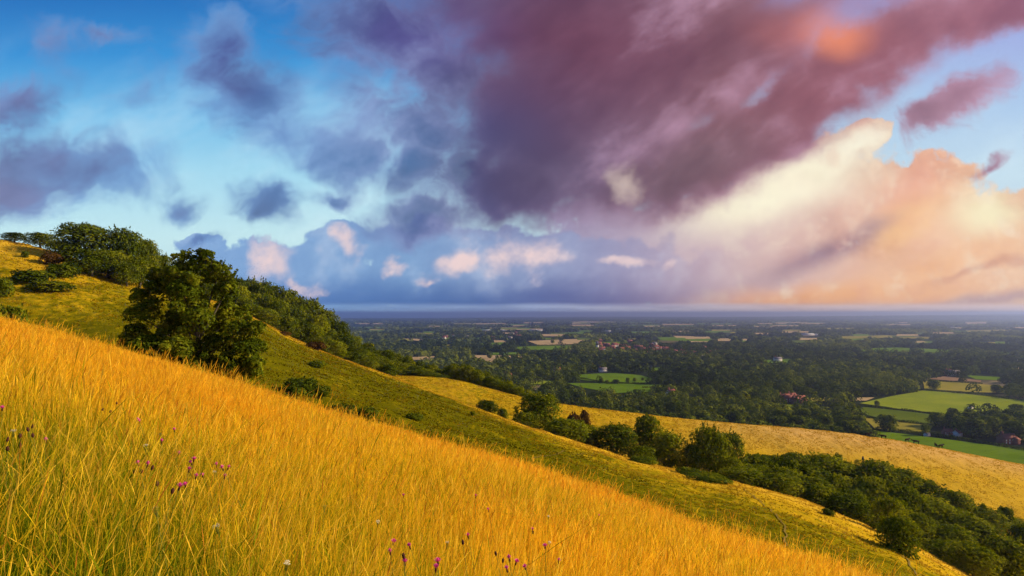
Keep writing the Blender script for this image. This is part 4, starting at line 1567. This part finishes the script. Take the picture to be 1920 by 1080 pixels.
# ---- hedges
def hedge(a, b, label, h=2.2, w=2.6, seed=1):
    p, q = np.array(lift(*a)), np.array(lift(*b))
    ln = np.linalg.norm(q - p)
    g = np.random.default_rng(seed)
    n = int(min(9000, ln * 14))
    t = g.random(n)
    d = (q - p) / ln
    nrm = np.array([-d[1], d[0]])
    ang = g.uniform(0, math.pi, n)
    hh = h * (0.7 + 0.6 * value_noise(t * ln / 5.0, t * 0 + seed, seed))
    off = np.cos(ang) * w / 2
    z = np.sin(ang) * hh
    xy = p + d * (t * ln)[:, None] + nrm * off[:, None] + g.normal(size=(n, 2)) * 0.2
    P = np.column_stack([xy, ground_z(xy[:, 0], xy[:, 1]) + np.abs(z)])
    N_ = unit(np.column_stack([nrm[0] * np.cos(ang), nrm[1] * np.cos(ang), np.sin(ang)]) + g.normal(size=(n, 3)) * 0.4)
    V, Q = leaf_quads(P, N_, 0.55 * g.uniform(0.7, 1.3, n), g, 0.8)
    c = np.array([*(p + q) / 2, 0.0])
    c[2] = float(ground_z(c[:1], c[1:2])[0])
    me = mesh_np('hedge', V - c, quads=Q)
    attr(me, 'tint', np.repeat(np.clip(0.45 + g.normal(size=n) * 0.18, 0, 1), 4))
    o = link('hedge', me, M_LEAF_FAR)
    o.location = c
    tag(o, label, 'hedge')


HEDGES = [((1612, 761), (1690, 770), 'dark clipped hedge below the lone small tree in bright pasture'),
          ((1690, 770), (1762, 779), 'dark hedge along the bottom of the brightest pasture'),
          ((1762, 779), (1795, 791), 'hedge running down to the round trees by the farm'),
          ((1733, 732), (1830, 740), 'long hedge between the yellow field and bright pasture, left half'),
          ((1830, 740), (1925, 753), 'long hedge between yellow field and bright pasture, right half'),
          ((1742, 715), (1842, 720), 'thin hedge between the brown field and the yellow field'),
          ((1600, 781), (1680, 791), 'ragged hedge above the yellow strip, left part'),
          ((1680, 791), (1755, 799), 'ragged hedge above the yellow strip, right part'),
          ((1640, 805), (1740, 815), 'hedge along the top of the green field beyond the golden spur'),
          ((1740, 815), (1830, 829), 'hedge before the farm trees beyond the golden spur'),
          ((1830, 829), (1925, 846), 'hedge before the red brick farmhouse at right edge'),
          ((1076, 708), (1138, 719), 'dark diagonal hedge dividing the two green fields at centre'),
          ((1138, 719), (1225, 721), 'thin hedge with round trees between two green fields'),
          ((1205, 728), (1262, 727), 'thick dark hedge at the right end of green field'),
          ((1690, 660), (1775, 665), 'thin far hedge under the far green field at right'),
          ((968, 658), (1062, 659), 'far hedge under the bluish green field at centre'),
          ((1000, 649), (1080, 647), 'far hedge between the tan field and the bluish green field')]
for i_, (a_, b_, l_) in enumerate(HEDGES):
    py_ = (a_[1] + b_[1]) / 2
    hedge(a_, b_, l_, h=2.4 if py_ > 700 else 5.0, w=3.0 if py_ > 700 else 8.0, seed=i_ + 3)

# ---- single trees in the fields (foot of the tree, crown width in photograph pixels)
ft = 0
for (px, py, w, h, lab) in [
    (1127, 719, 9, 9, 'round tree at the left end of the row between green fields'),
    (1138, 720, 8, 7, 'small round tree second in the row between green fields'),
    (1155, 720, 14, 8, 'wide low tree in the row between the green fields'),
    (1177, 718, 9, 9, 'round tree standing clear in the upper green field'),
    (1190, 716, 8, 7, 'round tree right of the one standing clear in field'),
    (1205, 714, 6, 5, 'smallest round tree at the right end of field row'),
    (1644, 763, 10, 11, 'small tree alone in the bright pasture by its hedge'),
    (1750, 730, 22, 16, 'round oak at the left corner of the yellow field'),
    (1868, 738, 20, 15, 'round oak alone in the yellow field near right edge'),
    (1803, 715, 8, 4, 'tiny bush like tree in the brown field'),
    (1663, 808, 38, 28, 'big round oak in the yellow strip beyond the golden spur'),
    (1735, 817, 16, 20, 'pointed tree standing right of the big round oak'),
    (1758, 800, 34, 24, 'round tree at the hedge corner below bright pasture'),
    (1786, 785, 22, 18, 'round tree in the bright pasture above the farm trees'),
    (1906, 776, 26, 17, 'round tree at the right edge of bright pasture'),
    (1455, 662, 14, 9, 'tree beside the far green field right of centre'),
    (887, 670, 9, 6, 'left tree of the row on the tan field'),
    (918, 672, 11, 9, 'largest tree of the row on the tan field'),
    (932, 672, 7, 5, 'small tree in the middle of the tan field row'),
    (945, 672, 9, 6, 'right tree of the row on the tan field'),
    (1036, 644, 8, 6, 'tree in the middle of the far tan field'),
    (1052, 640, 10, 7, 'tree at the top of the far tan field'),
]:
    xy = lift(px, py)
    Y = xy[1]
    p = (xy[0], Y, float(ground_z(xy[:1], xy[1:2])[0]))
    plant_tree(p, 'far', h / F * Y * 1.1, w / F * Y, 'field_tree', lab, 'tree', 'single trees standing in the fields')

# ---- houses
M_WHITE = plain_mat('white_render', (0.52, 0.50, 0.47))
M_BRICK = plain_mat('red_brick', (0.26, 0.095, 0.065))
M_TILE = plain_mat('clay_tile', (0.22, 0.075, 0.055))
M_SLATE = plain_mat('grey_slate', (0.15, 0.14, 0.145))
M_PANE = plain_mat('window_glass', (0.62, 0.62, 0.60), 0.25, 0.5)
M_SHEET = plain_mat('pale_sheet_metal', (0.36, 0.36, 0.38), 0.7, 0.1)


def box_into(V, Q, c, s):
    o = len(V)
    for dz in (-1, 1):
        for dx, dy in ((-1, -1), (1, -1), (1, 1), (-1, 1)):
            V.append((c[0] + dx * s[0] / 2, c[1] + dy * s[1] / 2, c[2] + dz * s[2] / 2))
    for f in ((3, 2, 1, 0), (4, 5, 6, 7), (0, 1, 5, 4), (1, 2, 6, 5), (2, 3, 7, 6), (3, 0, 4, 7)):
        Q.append(tuple(o + i for i in f))


def house_meshes(L, D, H, R, wing=True, windows=4):
    V, Q, T = [], [], []
    box_into(V, Q, (0, 0, H / 2 - 0.5), (L, D, H + 1.0))
    o = len(V)
    for sx in (-1, 1):                        # gable ends
        V += [(sx * L / 2, -D / 2, H), (sx * L / 2, D / 2, H), (sx * L / 2, 0, H + R)]
        T.append((o, o + 1, o + 2) if sx > 0 else (o + 1, o, o + 2))
        o += 3
    if wing:
        box_into(V, Q, (L * 0.28, -D * 0.62, H * 0.42 - 0.5), (L * 0.34, D * 0.5, H * 0.84 + 1.0))
    wall = mesh_np('house_wall', np.array(V), quads=np.array(Q), tris=np.array(T))
    V, Q = [], []

    def slope(x0, x1, y0, z0, y1, z1, t=0.22):
        o = len(V)
        V.extend([(x0, y0, z0), (x1, y0, z0), (x1, y1, z1), (x0, y1, z1), (x0, y0, z0 + t), (x1, y0, z0 + t), (x1, y1, z1 + t), (x0, y1, z1 + t)])
        for f in ((3, 2, 1, 0), (4, 5, 6, 7), (0, 1, 5, 4), (1, 2, 6, 5), (2, 3, 7, 6), (3, 0, 4, 7)):
            Q.append(tuple(o + i for i in f))
    e = 0.4
    sl = R / (D / 2)
    slope(-L / 2 - e, L / 2 + e, -D / 2 - e, H - e * sl + 0.02, 0, H + R + 0.02)
    slope(L / 2 + e, -L / 2 - e, D / 2 + e, H - e * sl + 0.02, 0, H + R + 0.02)
    if wing:
        slope(L * 0.09, L * 0.47, -D * 0.90, H * 0.84, -D * 0.48, H * 0.84 + R * 0.5)
    roof = mesh_np('house_roof', np.array(V), quads=np.array(Q))
    V, Q = [], []
    box_into(V, Q, (-L * 0.36, 0, H + R * 0.9), (1.0, 1.3, R * 0.9 + 1.6))
    box_into(V, Q, (-L * 0.36, 0, H + R * 1.35 + 1.15), (0.5, 0.8, 0.6))
    chim = mesh_np('house_chimney', np.array(V), quads=np.array(Q))
    V, Q = [], []
    box_into(V, Q, (0, 0, 0), (1.2, 0.10, 1.4))
    box_into(V, Q, (0, -0.02, -0.78), (1.5, 0.20, 0.12))
    win = mesh_np('house_window', np.array(V), quads=np.array(Q))
    return wall, roof, chim, win, (L, D, H, R, windows)


def recolour(me, mat):
    m2 = me.copy()
    m2.materials.clear()
    m2.materials.append(mat)
    return m2


HM = {}
for key, dims, wm, rm in (('brick', (15, 7, 5.2, 3.4), M_BRICK, M_TILE), ('white', (13, 7, 5.0, 3.0), M_WHITE, M_SLATE), ('cottage', (10, 7, 4.6, 3.4), M_BRICK, M_TILE),
                          ('pale', (10, 7.5, 4.8, 3.2), M_WHITE, M_TILE), ('shed', (46, 24, 6.5, 2.4), M_SHEET, M_SHEET)):
    w_, r_, c_, n_, d_ = house_meshes(*dims, wing=key in ('brick', 'cottage'))
    HM[key] = (recolour(w_, wm), recolour(r_, rm), recolour(c_, M_BRICK), recolour(n_, M_PANE), d_)


def house(px, py, kind, label, group=None, sc=1.0, rz=None, detail=False, name='house', cat='house'):
    xy = lift(px, py)
    Z = float(ground_z(xy[:1], xy[1:2])[0])
    w, r, c, n, (L, D, H, R, nw) = HM[kind]
    e = empty(name, (xy[0], xy[1], Z), random.uniform(-0.7, 0.7) if rz is None else rz, (sc, sc, sc))
    tag(e, label, cat, group)
    parts = [('wall', w), ('roof', r)]
    obs = {}
    for nm, me in parts:
        o = bpy.data.objects.new(nm, me)
        col.objects.link(o)
        o.parent = e
        obs[nm] = o
    if kind != 'shed':
        o = bpy.data.objects.new('chimney', c)
        col.objects.link(o)
        o.parent = obs['roof']
    if detail:
        for zz in (1.6, 3.9):
            for k in range(nw):
                xx = (k + 0.5) / nw * L - L / 2
                if L * 0.07 < xx < L * 0.47 and zz < 3:
                    continue
                o = bpy.data.objects.new('window', n)
                col.objects.link(o)
                o.parent = e
                o.location = (xx, -D / 2 - 0.04, zz)
    return e


house(1888, 832, 'brick', 'red brick farmhouse with white windows near the right edge', rz=0.25, detail=True, sc=0.95)
house(1795, 818, 'pale', 'white walled house with red roof half hidden by farm trees', rz=0.5, detail=True, sc=0.7)
house(1776, 816, 'cottage', 'red roofed house left of the half hidden white house', rz=-0.1, detail=True, sc=0.7)
house(1130, 698, 'white', 'long white house standing above the green fields at centre', rz=0.12, detail=True, sc=1.1)
house(1820, 767, 'white', 'small white barn in the bright pasture', rz=0.1, sc=0.38, name='barn', cat='barn')
house(1738, 818, 'white', 'white cottage showing right of the pointed tree', rz=0.4, sc=0.4)
for i_, (px, py, k_) in enumerate([(1470, 752, 'brick'), (1480, 754, 'brick'), (1490, 753, 'cottage'), (1498, 755, 'brick'), (1484, 749, 'cottage'), (1492, 757, 'cottage')]):
    house(px, py, k_, 'red brick house in the cluster beside the small lime field', 'brick houses of the small cluster', rz=random.uniform(-0.5, 0.6), sc=1.0, detail=i_ < 6)
for px, py, k_, lab in [(1410, 695, 'white', 'white house left one of the pair in the dark wood'), (1466, 696, 'white', 'white house right one of pair in the dark wood'),
                        (1317, 674, 'white', 'lone bright white house below the village at centre right'), (1362, 673, 'pale', 'pale house right of the lone bright white house'),
                        (1458, 678, 'white', 'white house on the small green field right of centre'), (1258, 745, 'pale', 'pale house peeping from trees below the green field'),
                        (1044, 700, 'pale', 'pale house in the trees left of the long white house'), (952, 711, 'cottage', 'brick house among the trees behind the second spur'),
                        (1422, 690, 'cottage', 'brick house beside the left white house of the wood'), (1908, 680, 'white', 'white house near right edge above the fields'),
                        (1788, 705, 'white', 'white house in the trees above the brown field'), (1780, 704, 'cottage', 'brick house left of the white house above brown field'),
                        (1105, 658, 'white', 'white house alone left of the village church')]:
    house(px, py, k_, lab, sc=1.25)
g_ = np.random.default_rng(61)
for i_ in range(46):
    px = 1120 + 140 * g_.random() ** 0.9
    py = 651 + (px - 1120) * 0.05 + g_.normal(0, 4.2)
    k_ = ['brick', 'pale', 'cottage', 'white', 'cottage', 'brick'][int(g_.integers(0, 6))]
    house(px, min(py, 668), k_, 'small house of the far village at centre right', 'houses of the far village', sc=1.25)
for i_ in range(22):
    house(1262 + 110 * g_.random(), 664 + g_.normal(0, 4), ['brick', 'cottage', 'pale'][int(g_.integers(0, 3))], 'small house of the scattered eastern end of village',
          'houses of the scattered eastern end of the village', sc=1.2)
for i_ in range(14):
    house(900 + g_.uniform(-75, 75), 634 + g_.normal(0, 3), ['white', 'cottage', 'pale'][int(g_.integers(0, 3))], 'tiny far house in bluish distance left of centre',
          'houses of the far left hamlet', sc=1.5)
for px, py, sc in sorted([(912, 621, 1.6), (938, 621, 1.5), (950, 622, 1.5), (1000, 620.5, 1.5), (1010, 621, 1.4), (1040, 621, 1.0), (1140, 622, 1.2), (1165, 620, 2.0), (1288, 615, 1.6),
                   (1305, 616, 1.4), (1543, 641, 0.4), (1556, 641, 0.3), (1586, 640, 0.6), (1592, 639, 0.5), (1627, 641, 0.4), (1512, 630, 2.0), (1530, 630, 1.6), (1745, 619, 0.8),
                   (1785, 616, 1.6), (1836, 624, 1.0), (1908, 677, 0.5), (1510, 615, 1.6), (820, 652, 0.7), (905, 655, 0.6)]):
    house(px, py, 'shed', ordn('shed') + ' long white shed from the left across the far plain', 'white sheds across the far plain', sc=sc * 0.7, rz=random.uniform(-0.3, 0.3), name='shed', cat='shed')


# ---- church in the village
def church():
    xy = lift(1128, 658)
    Z = float(ground_z(xy[:1], xy[1:2])[0])
    e = empty('church', (xy[0], xy[1], Z), 0.3)
    tag(e, 'pale church with a pointed spire at the left of the far village', 'church')
    w, r, c, n, _ = HM['pale']
    for nm, me in (('nave', w), ('roof', r)):
        o = bpy.data.objects.new(nm, me)
        col.objects.link(o)
        o.parent = e
        o.scale = (2.0, 1.4, 1.5)
    V, Q = [], []
    box_into(V, Q, (-13, 0, 8), (6, 6, 18))
    link('tower', mesh_np('tower', np.array(V), quads=np.array(Q)), M_WHITE, e)
    V = [(-16.3, -3.3, 17), (-9.7, -3.3, 17), (-9.7, 3.3, 17), (-16.3, 3.3, 17), (-13, 0, 31)]
    link('spire', mesh_np('spire', np.array(V), quads=np.array([(3, 2, 1, 0)]), tris=np.array([(0, 1, 4), (1, 2, 4), (2, 3, 4), (3, 0, 4)])), M_SLATE, e)


church()


# ---- woods of the plain
def build_plain_woods():
    g = np.random.default_rng(19)
    solo = []
    Vs, Qs, Ts, off = [], [], [], 0
    for (ya, yb, area, cards, R, hgt) in ((455, 950, 190, 150, 8.2, 13), (950, 1900, 330, 60, 10.5, 13), (1900, 4500, 800, 16, 15, 13), (4500, 13000, 5200, 8, 36, 13)):
        ua, ub = (560 - EX) / F, (2000 - EX) / F
        n = int(0.5 * (ub - ua) * (yb * yb - ya * ya) / area)
        Y = np.sqrt(g.uniform(ya * ya, yb * yb, n))
        px = g.uniform(560, 2000, n)
        x = (px - EX) / F * Y
        z = ground_z(x, Y)
        py = EY - z / Y * F
        ok = np.ones(n, dtype=bool)
        for k_, poly in FIELDS:
            if k_ == 'dark' and poly[0][0] == 1500:
                ok &= ~(inside(px, py, poly) & (g.random(n) < 0.15))
                continue
            m = inside(px, py, poly)
            # the crown stands above its foot, so keep trees off the near hem of a field too
            m2 = inside(px, py - 0.45 * hgt / Y * F, poly) | inside(px, py - 0.85 * hgt / Y * F, poly)
            m3 = inside(px - 0.7 * R / Y * F, py, poly) | inside(px + 0.7 * R / Y * F, py, poly)
            ok &= ~(m | m3 | (m2 & (g.random(n) < 0.88)))
        # crowns hidden behind the second spur are left out
        ok &= (EY - (z + hgt * 1.3) / Y * F) < look(T_r2, px) + 2
        ok &= (EY - (z + hgt * 1.3) / Y * F) < np.where(px < 740, look(T_r1, px), 2000)
        # villages and a few openings
        ok &= ~((np.abs(px - 1195) < 80) & (np.abs(py - 655) < 9) & (g.random(n) < 0.72))
        ok &= ~((np.abs(px - 1484) < 18) & (py > 749) & (py < 775) & (g.random(n) < 0.9))
        ok &= ~((np.abs(px - 1130) < 16) & (py > 697) & (py < 706))
        ok &= ~((np.abs(px - 1886) < 22) & (py > 836) & (py < 850))
        ok &= ~((np.abs(px - 1788) < 14) & (py > 820) & (py < 829))
        wood = fbm(x / 260.0, Y / 420.0, 3, 44)
        dens = np.where(Y < 1900, 1.0, np.clip(0.62 + 2.6 * (wood - 0.46), 0.08, 1))
        ok &= g.random(n) < dens
        x, Y, z, px, py, wood = x[ok], Y[ok], z[ok], px[ok], py[ok], wood[ok]
        n = len(Y)
        rad = R * g.uniform(0.62, 1.25, n)
        hh = hgt * g.uniform(0.7, 1.3, n)
        tint = np.clip(g.uniform(0.10, 0.70, n) + (wood - 0.5) * 1.3, 0, 1)
        merged = np.ones(n, dtype=bool)
        if ya == 455:                        # the nearest crowns are trees of their own
            vis = np.argsort(Y)
            for i in vis[:110]:
                solo.append((x[i], Y[i], z[i], hh[i] * 1.05, rad[i] * 2.1, px[i]))
                merged[i] = False
        x, Y, z, rad, hh, tint = x[merged], Y[merged], z[merged], rad[merged], hh[merged], tint[merged]
        n = len(Y)
        m = n * cards
        d = unit(g.normal(size=(m, 3)))
        d[:, 2] = np.abs(d[:, 2])
        idx = np.repeat(np.arange(n), cards)
        knob = 0.72 + 0.5 * fbm(d[:, 0] * 1.8 + idx * 2.3, d[:, 1] * 1.8 + d[:, 2] * 2 + idx * 0.7, 2, 6)
        r_ = rad[idx] * knob
        P = np.column_stack([x[idx] + d[:, 0] * r_, Y[idx] + d[:, 1] * r_, z[idx] + hh[idx] * (0.30 + 0.70 * d[:, 2] * knob)])
        low = g.random(m) < 0.22              # skirts down to the ground
        P[low, 2] = z[idx[low]] + hh[idx[low]] * g.uniform(0.05, 0.4, int(low.sum()))
        nm = unit(d * np.array([1, 1, 1.0]) + g.normal(size=(m, 3)) * 0.28)
        sz = rad[idx] * (1.55 / math.sqrt(cards)) * g.uniform(0.7, 1.3, m) * 1.15
        if cards <= 16:
            sz = np.minimum(sz, 8.0 if cards == 16 else 15.0)
        V, Q = leaf_quads(P, nm, sz, g, 0.8)
        if cards <= 16:
            V[:, 2] = np.maximum(V[:, 2], np.repeat(z[idx], 4))
            V[:, 2] = np.minimum(V[:, 2], np.repeat(z[idx] + hh[idx] * 1.25, 4))
        Vs.append(V)
        Qs.append(Q + off)
        off += len(V)
        Ts.append(np.repeat(np.clip(tint[idx] + g.normal(size=m) * 0.10, 0, 1), 4))
    me = mesh_np('plain_woodland', np.concatenate(Vs), quads=np.concatenate(Qs))
    attr(me, 'tint', np.concatenate(Ts))
    o = link('plain_woodland', me, M_LEAF_FAR)
    tag(o, 'dark woods and hedgerow trees spread over the far plain', 'woodland', kind='stuff')
    for (x, y, z, h, w, px) in solo:
        zone = [z_ for lim, z_ in ((1090, 'left below the green fields'), (1290, 'below the green fields'), (1400, 'behind the drooping tree of combe'), (1470, 'left of brick cluster'),
                                   (1560, 'below the brick cluster'), (1640, 'left of the yellow strip'), (1770, 'around the yellow strip'), (1860, 'around the farm houses'), (9999, 'at the right edge')) if px < lim][0]
        plant_tree((x, y, z), 'far', h, w, 'woodland_tree', 'dark leafy tree among the nearest woods of plain ' + zone, 'tree', 'near trees of the plain ' + zone)


build_plain_woods()


# ---- cattle and horses
def animal_mesh(name, long_neck):
    me = bpy.data.meshes.new(name)
    bm = bmesh.new()
    k = 1.0
    pts = {'rump': (-0.75, 0, 1.15, .27), 'belly': (0, 0, 1.08, .33), 'chest': (0.6, 0, 1.12, .29), 'neck': (0.95, 0, 1.30 + 0.18 * long_neck, .17),
           'poll': (1.22, 0, 1.42 + 0.30 * long_neck, .14), 'muzzle': (1.58, 0, 1.20 + 0.22 * long_neck, .08), 'tail': (-1.0, 0, 1.18, .05), 'tuft': (-1.08, 0, 0.55, .04)}
    for s, q in ((-1, 'l'), (1, 'r')):
        pts['hip' + q] = (-0.72, s * 0.20, 0.90, .17)
        pts['hock' + q] = (-0.84, s * 0.20, 0.48, .07)
        pts['hfoot' + q] = (-0.74, s * 0.20, 0.03, .07)
        pts['sh' + q] = (0.55, s * 0.19, 0.85, .14)
        pts['kn' + q] = (0.58, s * 0.19, 0.45, .065)
        pts['ff' + q] = (0.56, s * 0.19, 0.03, .065)
        pts['ear' + q] = (1.20, s * 0.20, 1.52 + 0.30 * long_neck, .03)
    ed = [('rump', 'belly'), ('belly', 'chest'), ('chest', 'neck'), ('neck', 'poll'), ('poll', 'muzzle'), ('rump', 'tail'), ('tail', 'tuft')]
    for q in 'lr':
        ed += [('rump', 'hip' + q), ('hip' + q, 'hock' + q), ('hock' + q, 'hfoot' + q), ('chest', 'sh' + q), ('sh' + q, 'kn' + q), ('kn' + q, 'ff' + q), ('poll', 'ear' + q)]
    names = list(pts)
    bv = {n: bm.verts.new(pts[n][:3]) for n in names}
    for a, b in ed:
        bm.edges.new((bv[a], bv[b]))
    bm.to_mesh(me)
    bm.free()
    o = bpy.data.objects.new(name, me)
    col.objects.link(o)
    o.modifiers.new('skin', 'SKIN')
    for i, n in enumerate(names):
        r = pts[n][3]
        me.skin_vertices[0].data[i].radius = (r, r)
        me.skin_vertices[0].data[i].use_root = (n == 'belly')
    ss = o.modifiers.new('sub', 'SUBSURF')
    ss.levels = ss.render_levels = 1
    dg = bpy.context.evaluated_depsgraph_get()
    out = bpy.data.meshes.new_from_object(o.evaluated_get(dg))
    bpy.data.objects.remove(o)
    return out


COW = animal_mesh('cow', 0)
HORSE = animal_mesh('horse', 1)
M_HIDE = plain_mat('dark_hide', (0.022, 0.016, 0.012))
M_GREY = plain_mat('white_hide', (0.75, 0.73, 0.70))
COW.materials.append(M_HIDE)
HORSE.materials.append(M_GREY)


def animal(me, name, p, rz, label, cat, group=None):
    o = bpy.data.objects.new(name, me)
    col.objects.link(o)
    o.location = p
    o.rotation_euler = (0, 0, rz)
    tag(o, label, cat, group)


for px, dy, rz, lab in [(1627, 0, 0.1, 'dark cow leftmost on the crest of the second golden spur'), (1656, 1, 3.0, 'dark cow second along the crest of the golden spur'),
                        (1701, 0, 0.3, 'dark cow at the middle of the golden spur crest'), (1717, -1, 2.8, 'dark cow close beside the middle one on the spur crest'),
                        (1755, 0, 1.2, 'dark cow facing away on the golden spur crest'), (1764, -1, 0.2, 'dark cow rightmost on the golden spur crest'),
                        (1618, -26, 1.0, 'dark cow alone on the face of the second golden spur')]:
    animal(COW, 'cow', at(px, float(look(T_y2, px)) + dy), rz, lab, 'cow', 'cattle on the second spur')
for px, py, lab, me in [(1763, 781, 'white horse grazing in the dark green paddock', HORSE), (1756, 784, 'smaller white horse left of the other in paddock', HORSE)]:
    xy = lift(px, py)
    animal(me, 'horse', (xy[0], xy[1], float(ground_z(xy[:1], xy[1:2])[0]) + 0.5), 0.3, lab, 'horse')

# ------------------------------------------------------------------ the air between
V_, Q_ = [], []
zs_ = np.empty(len(ground.data.vertices) * 3, dtype=np.float32)
ground.data.vertices.foreach_get('co', zs_)
z0_, z1_ = float(zs_[2::3].min()) - 1.0, float(zs_[2::3].max()) + 4.0
box_into(V_, Q_, (0, 0, (z0_ + z1_) / 2), (52000, 52000, z1_ - z0_))
hz = link('haze', mesh_np('haze', np.array(V_), quads=np.array(Q_)))
hm = bpy.data.materials.new('haze_air')
hm.use_nodes = True
hm.node_tree.nodes.clear()
ho = hm.node_tree.nodes.new('ShaderNodeOutputMaterial')
pv = hm.node_tree.nodes.new('ShaderNodeVolumePrincipled')
pv.inputs['Color'].default_value = (0.44, 0.57, 1.0, 1)
pv.inputs['Density'].default_value = 1.25e-4
pv.inputs['Anisotropy'].default_value = 0.78
hm.node_tree.links.new(pv.outputs[0], ho.inputs['Volume'])
hz.data.materials.append(hm)
tag(hz, 'thin bluish haze lying over the far plain', 'haze', kind='stuff')
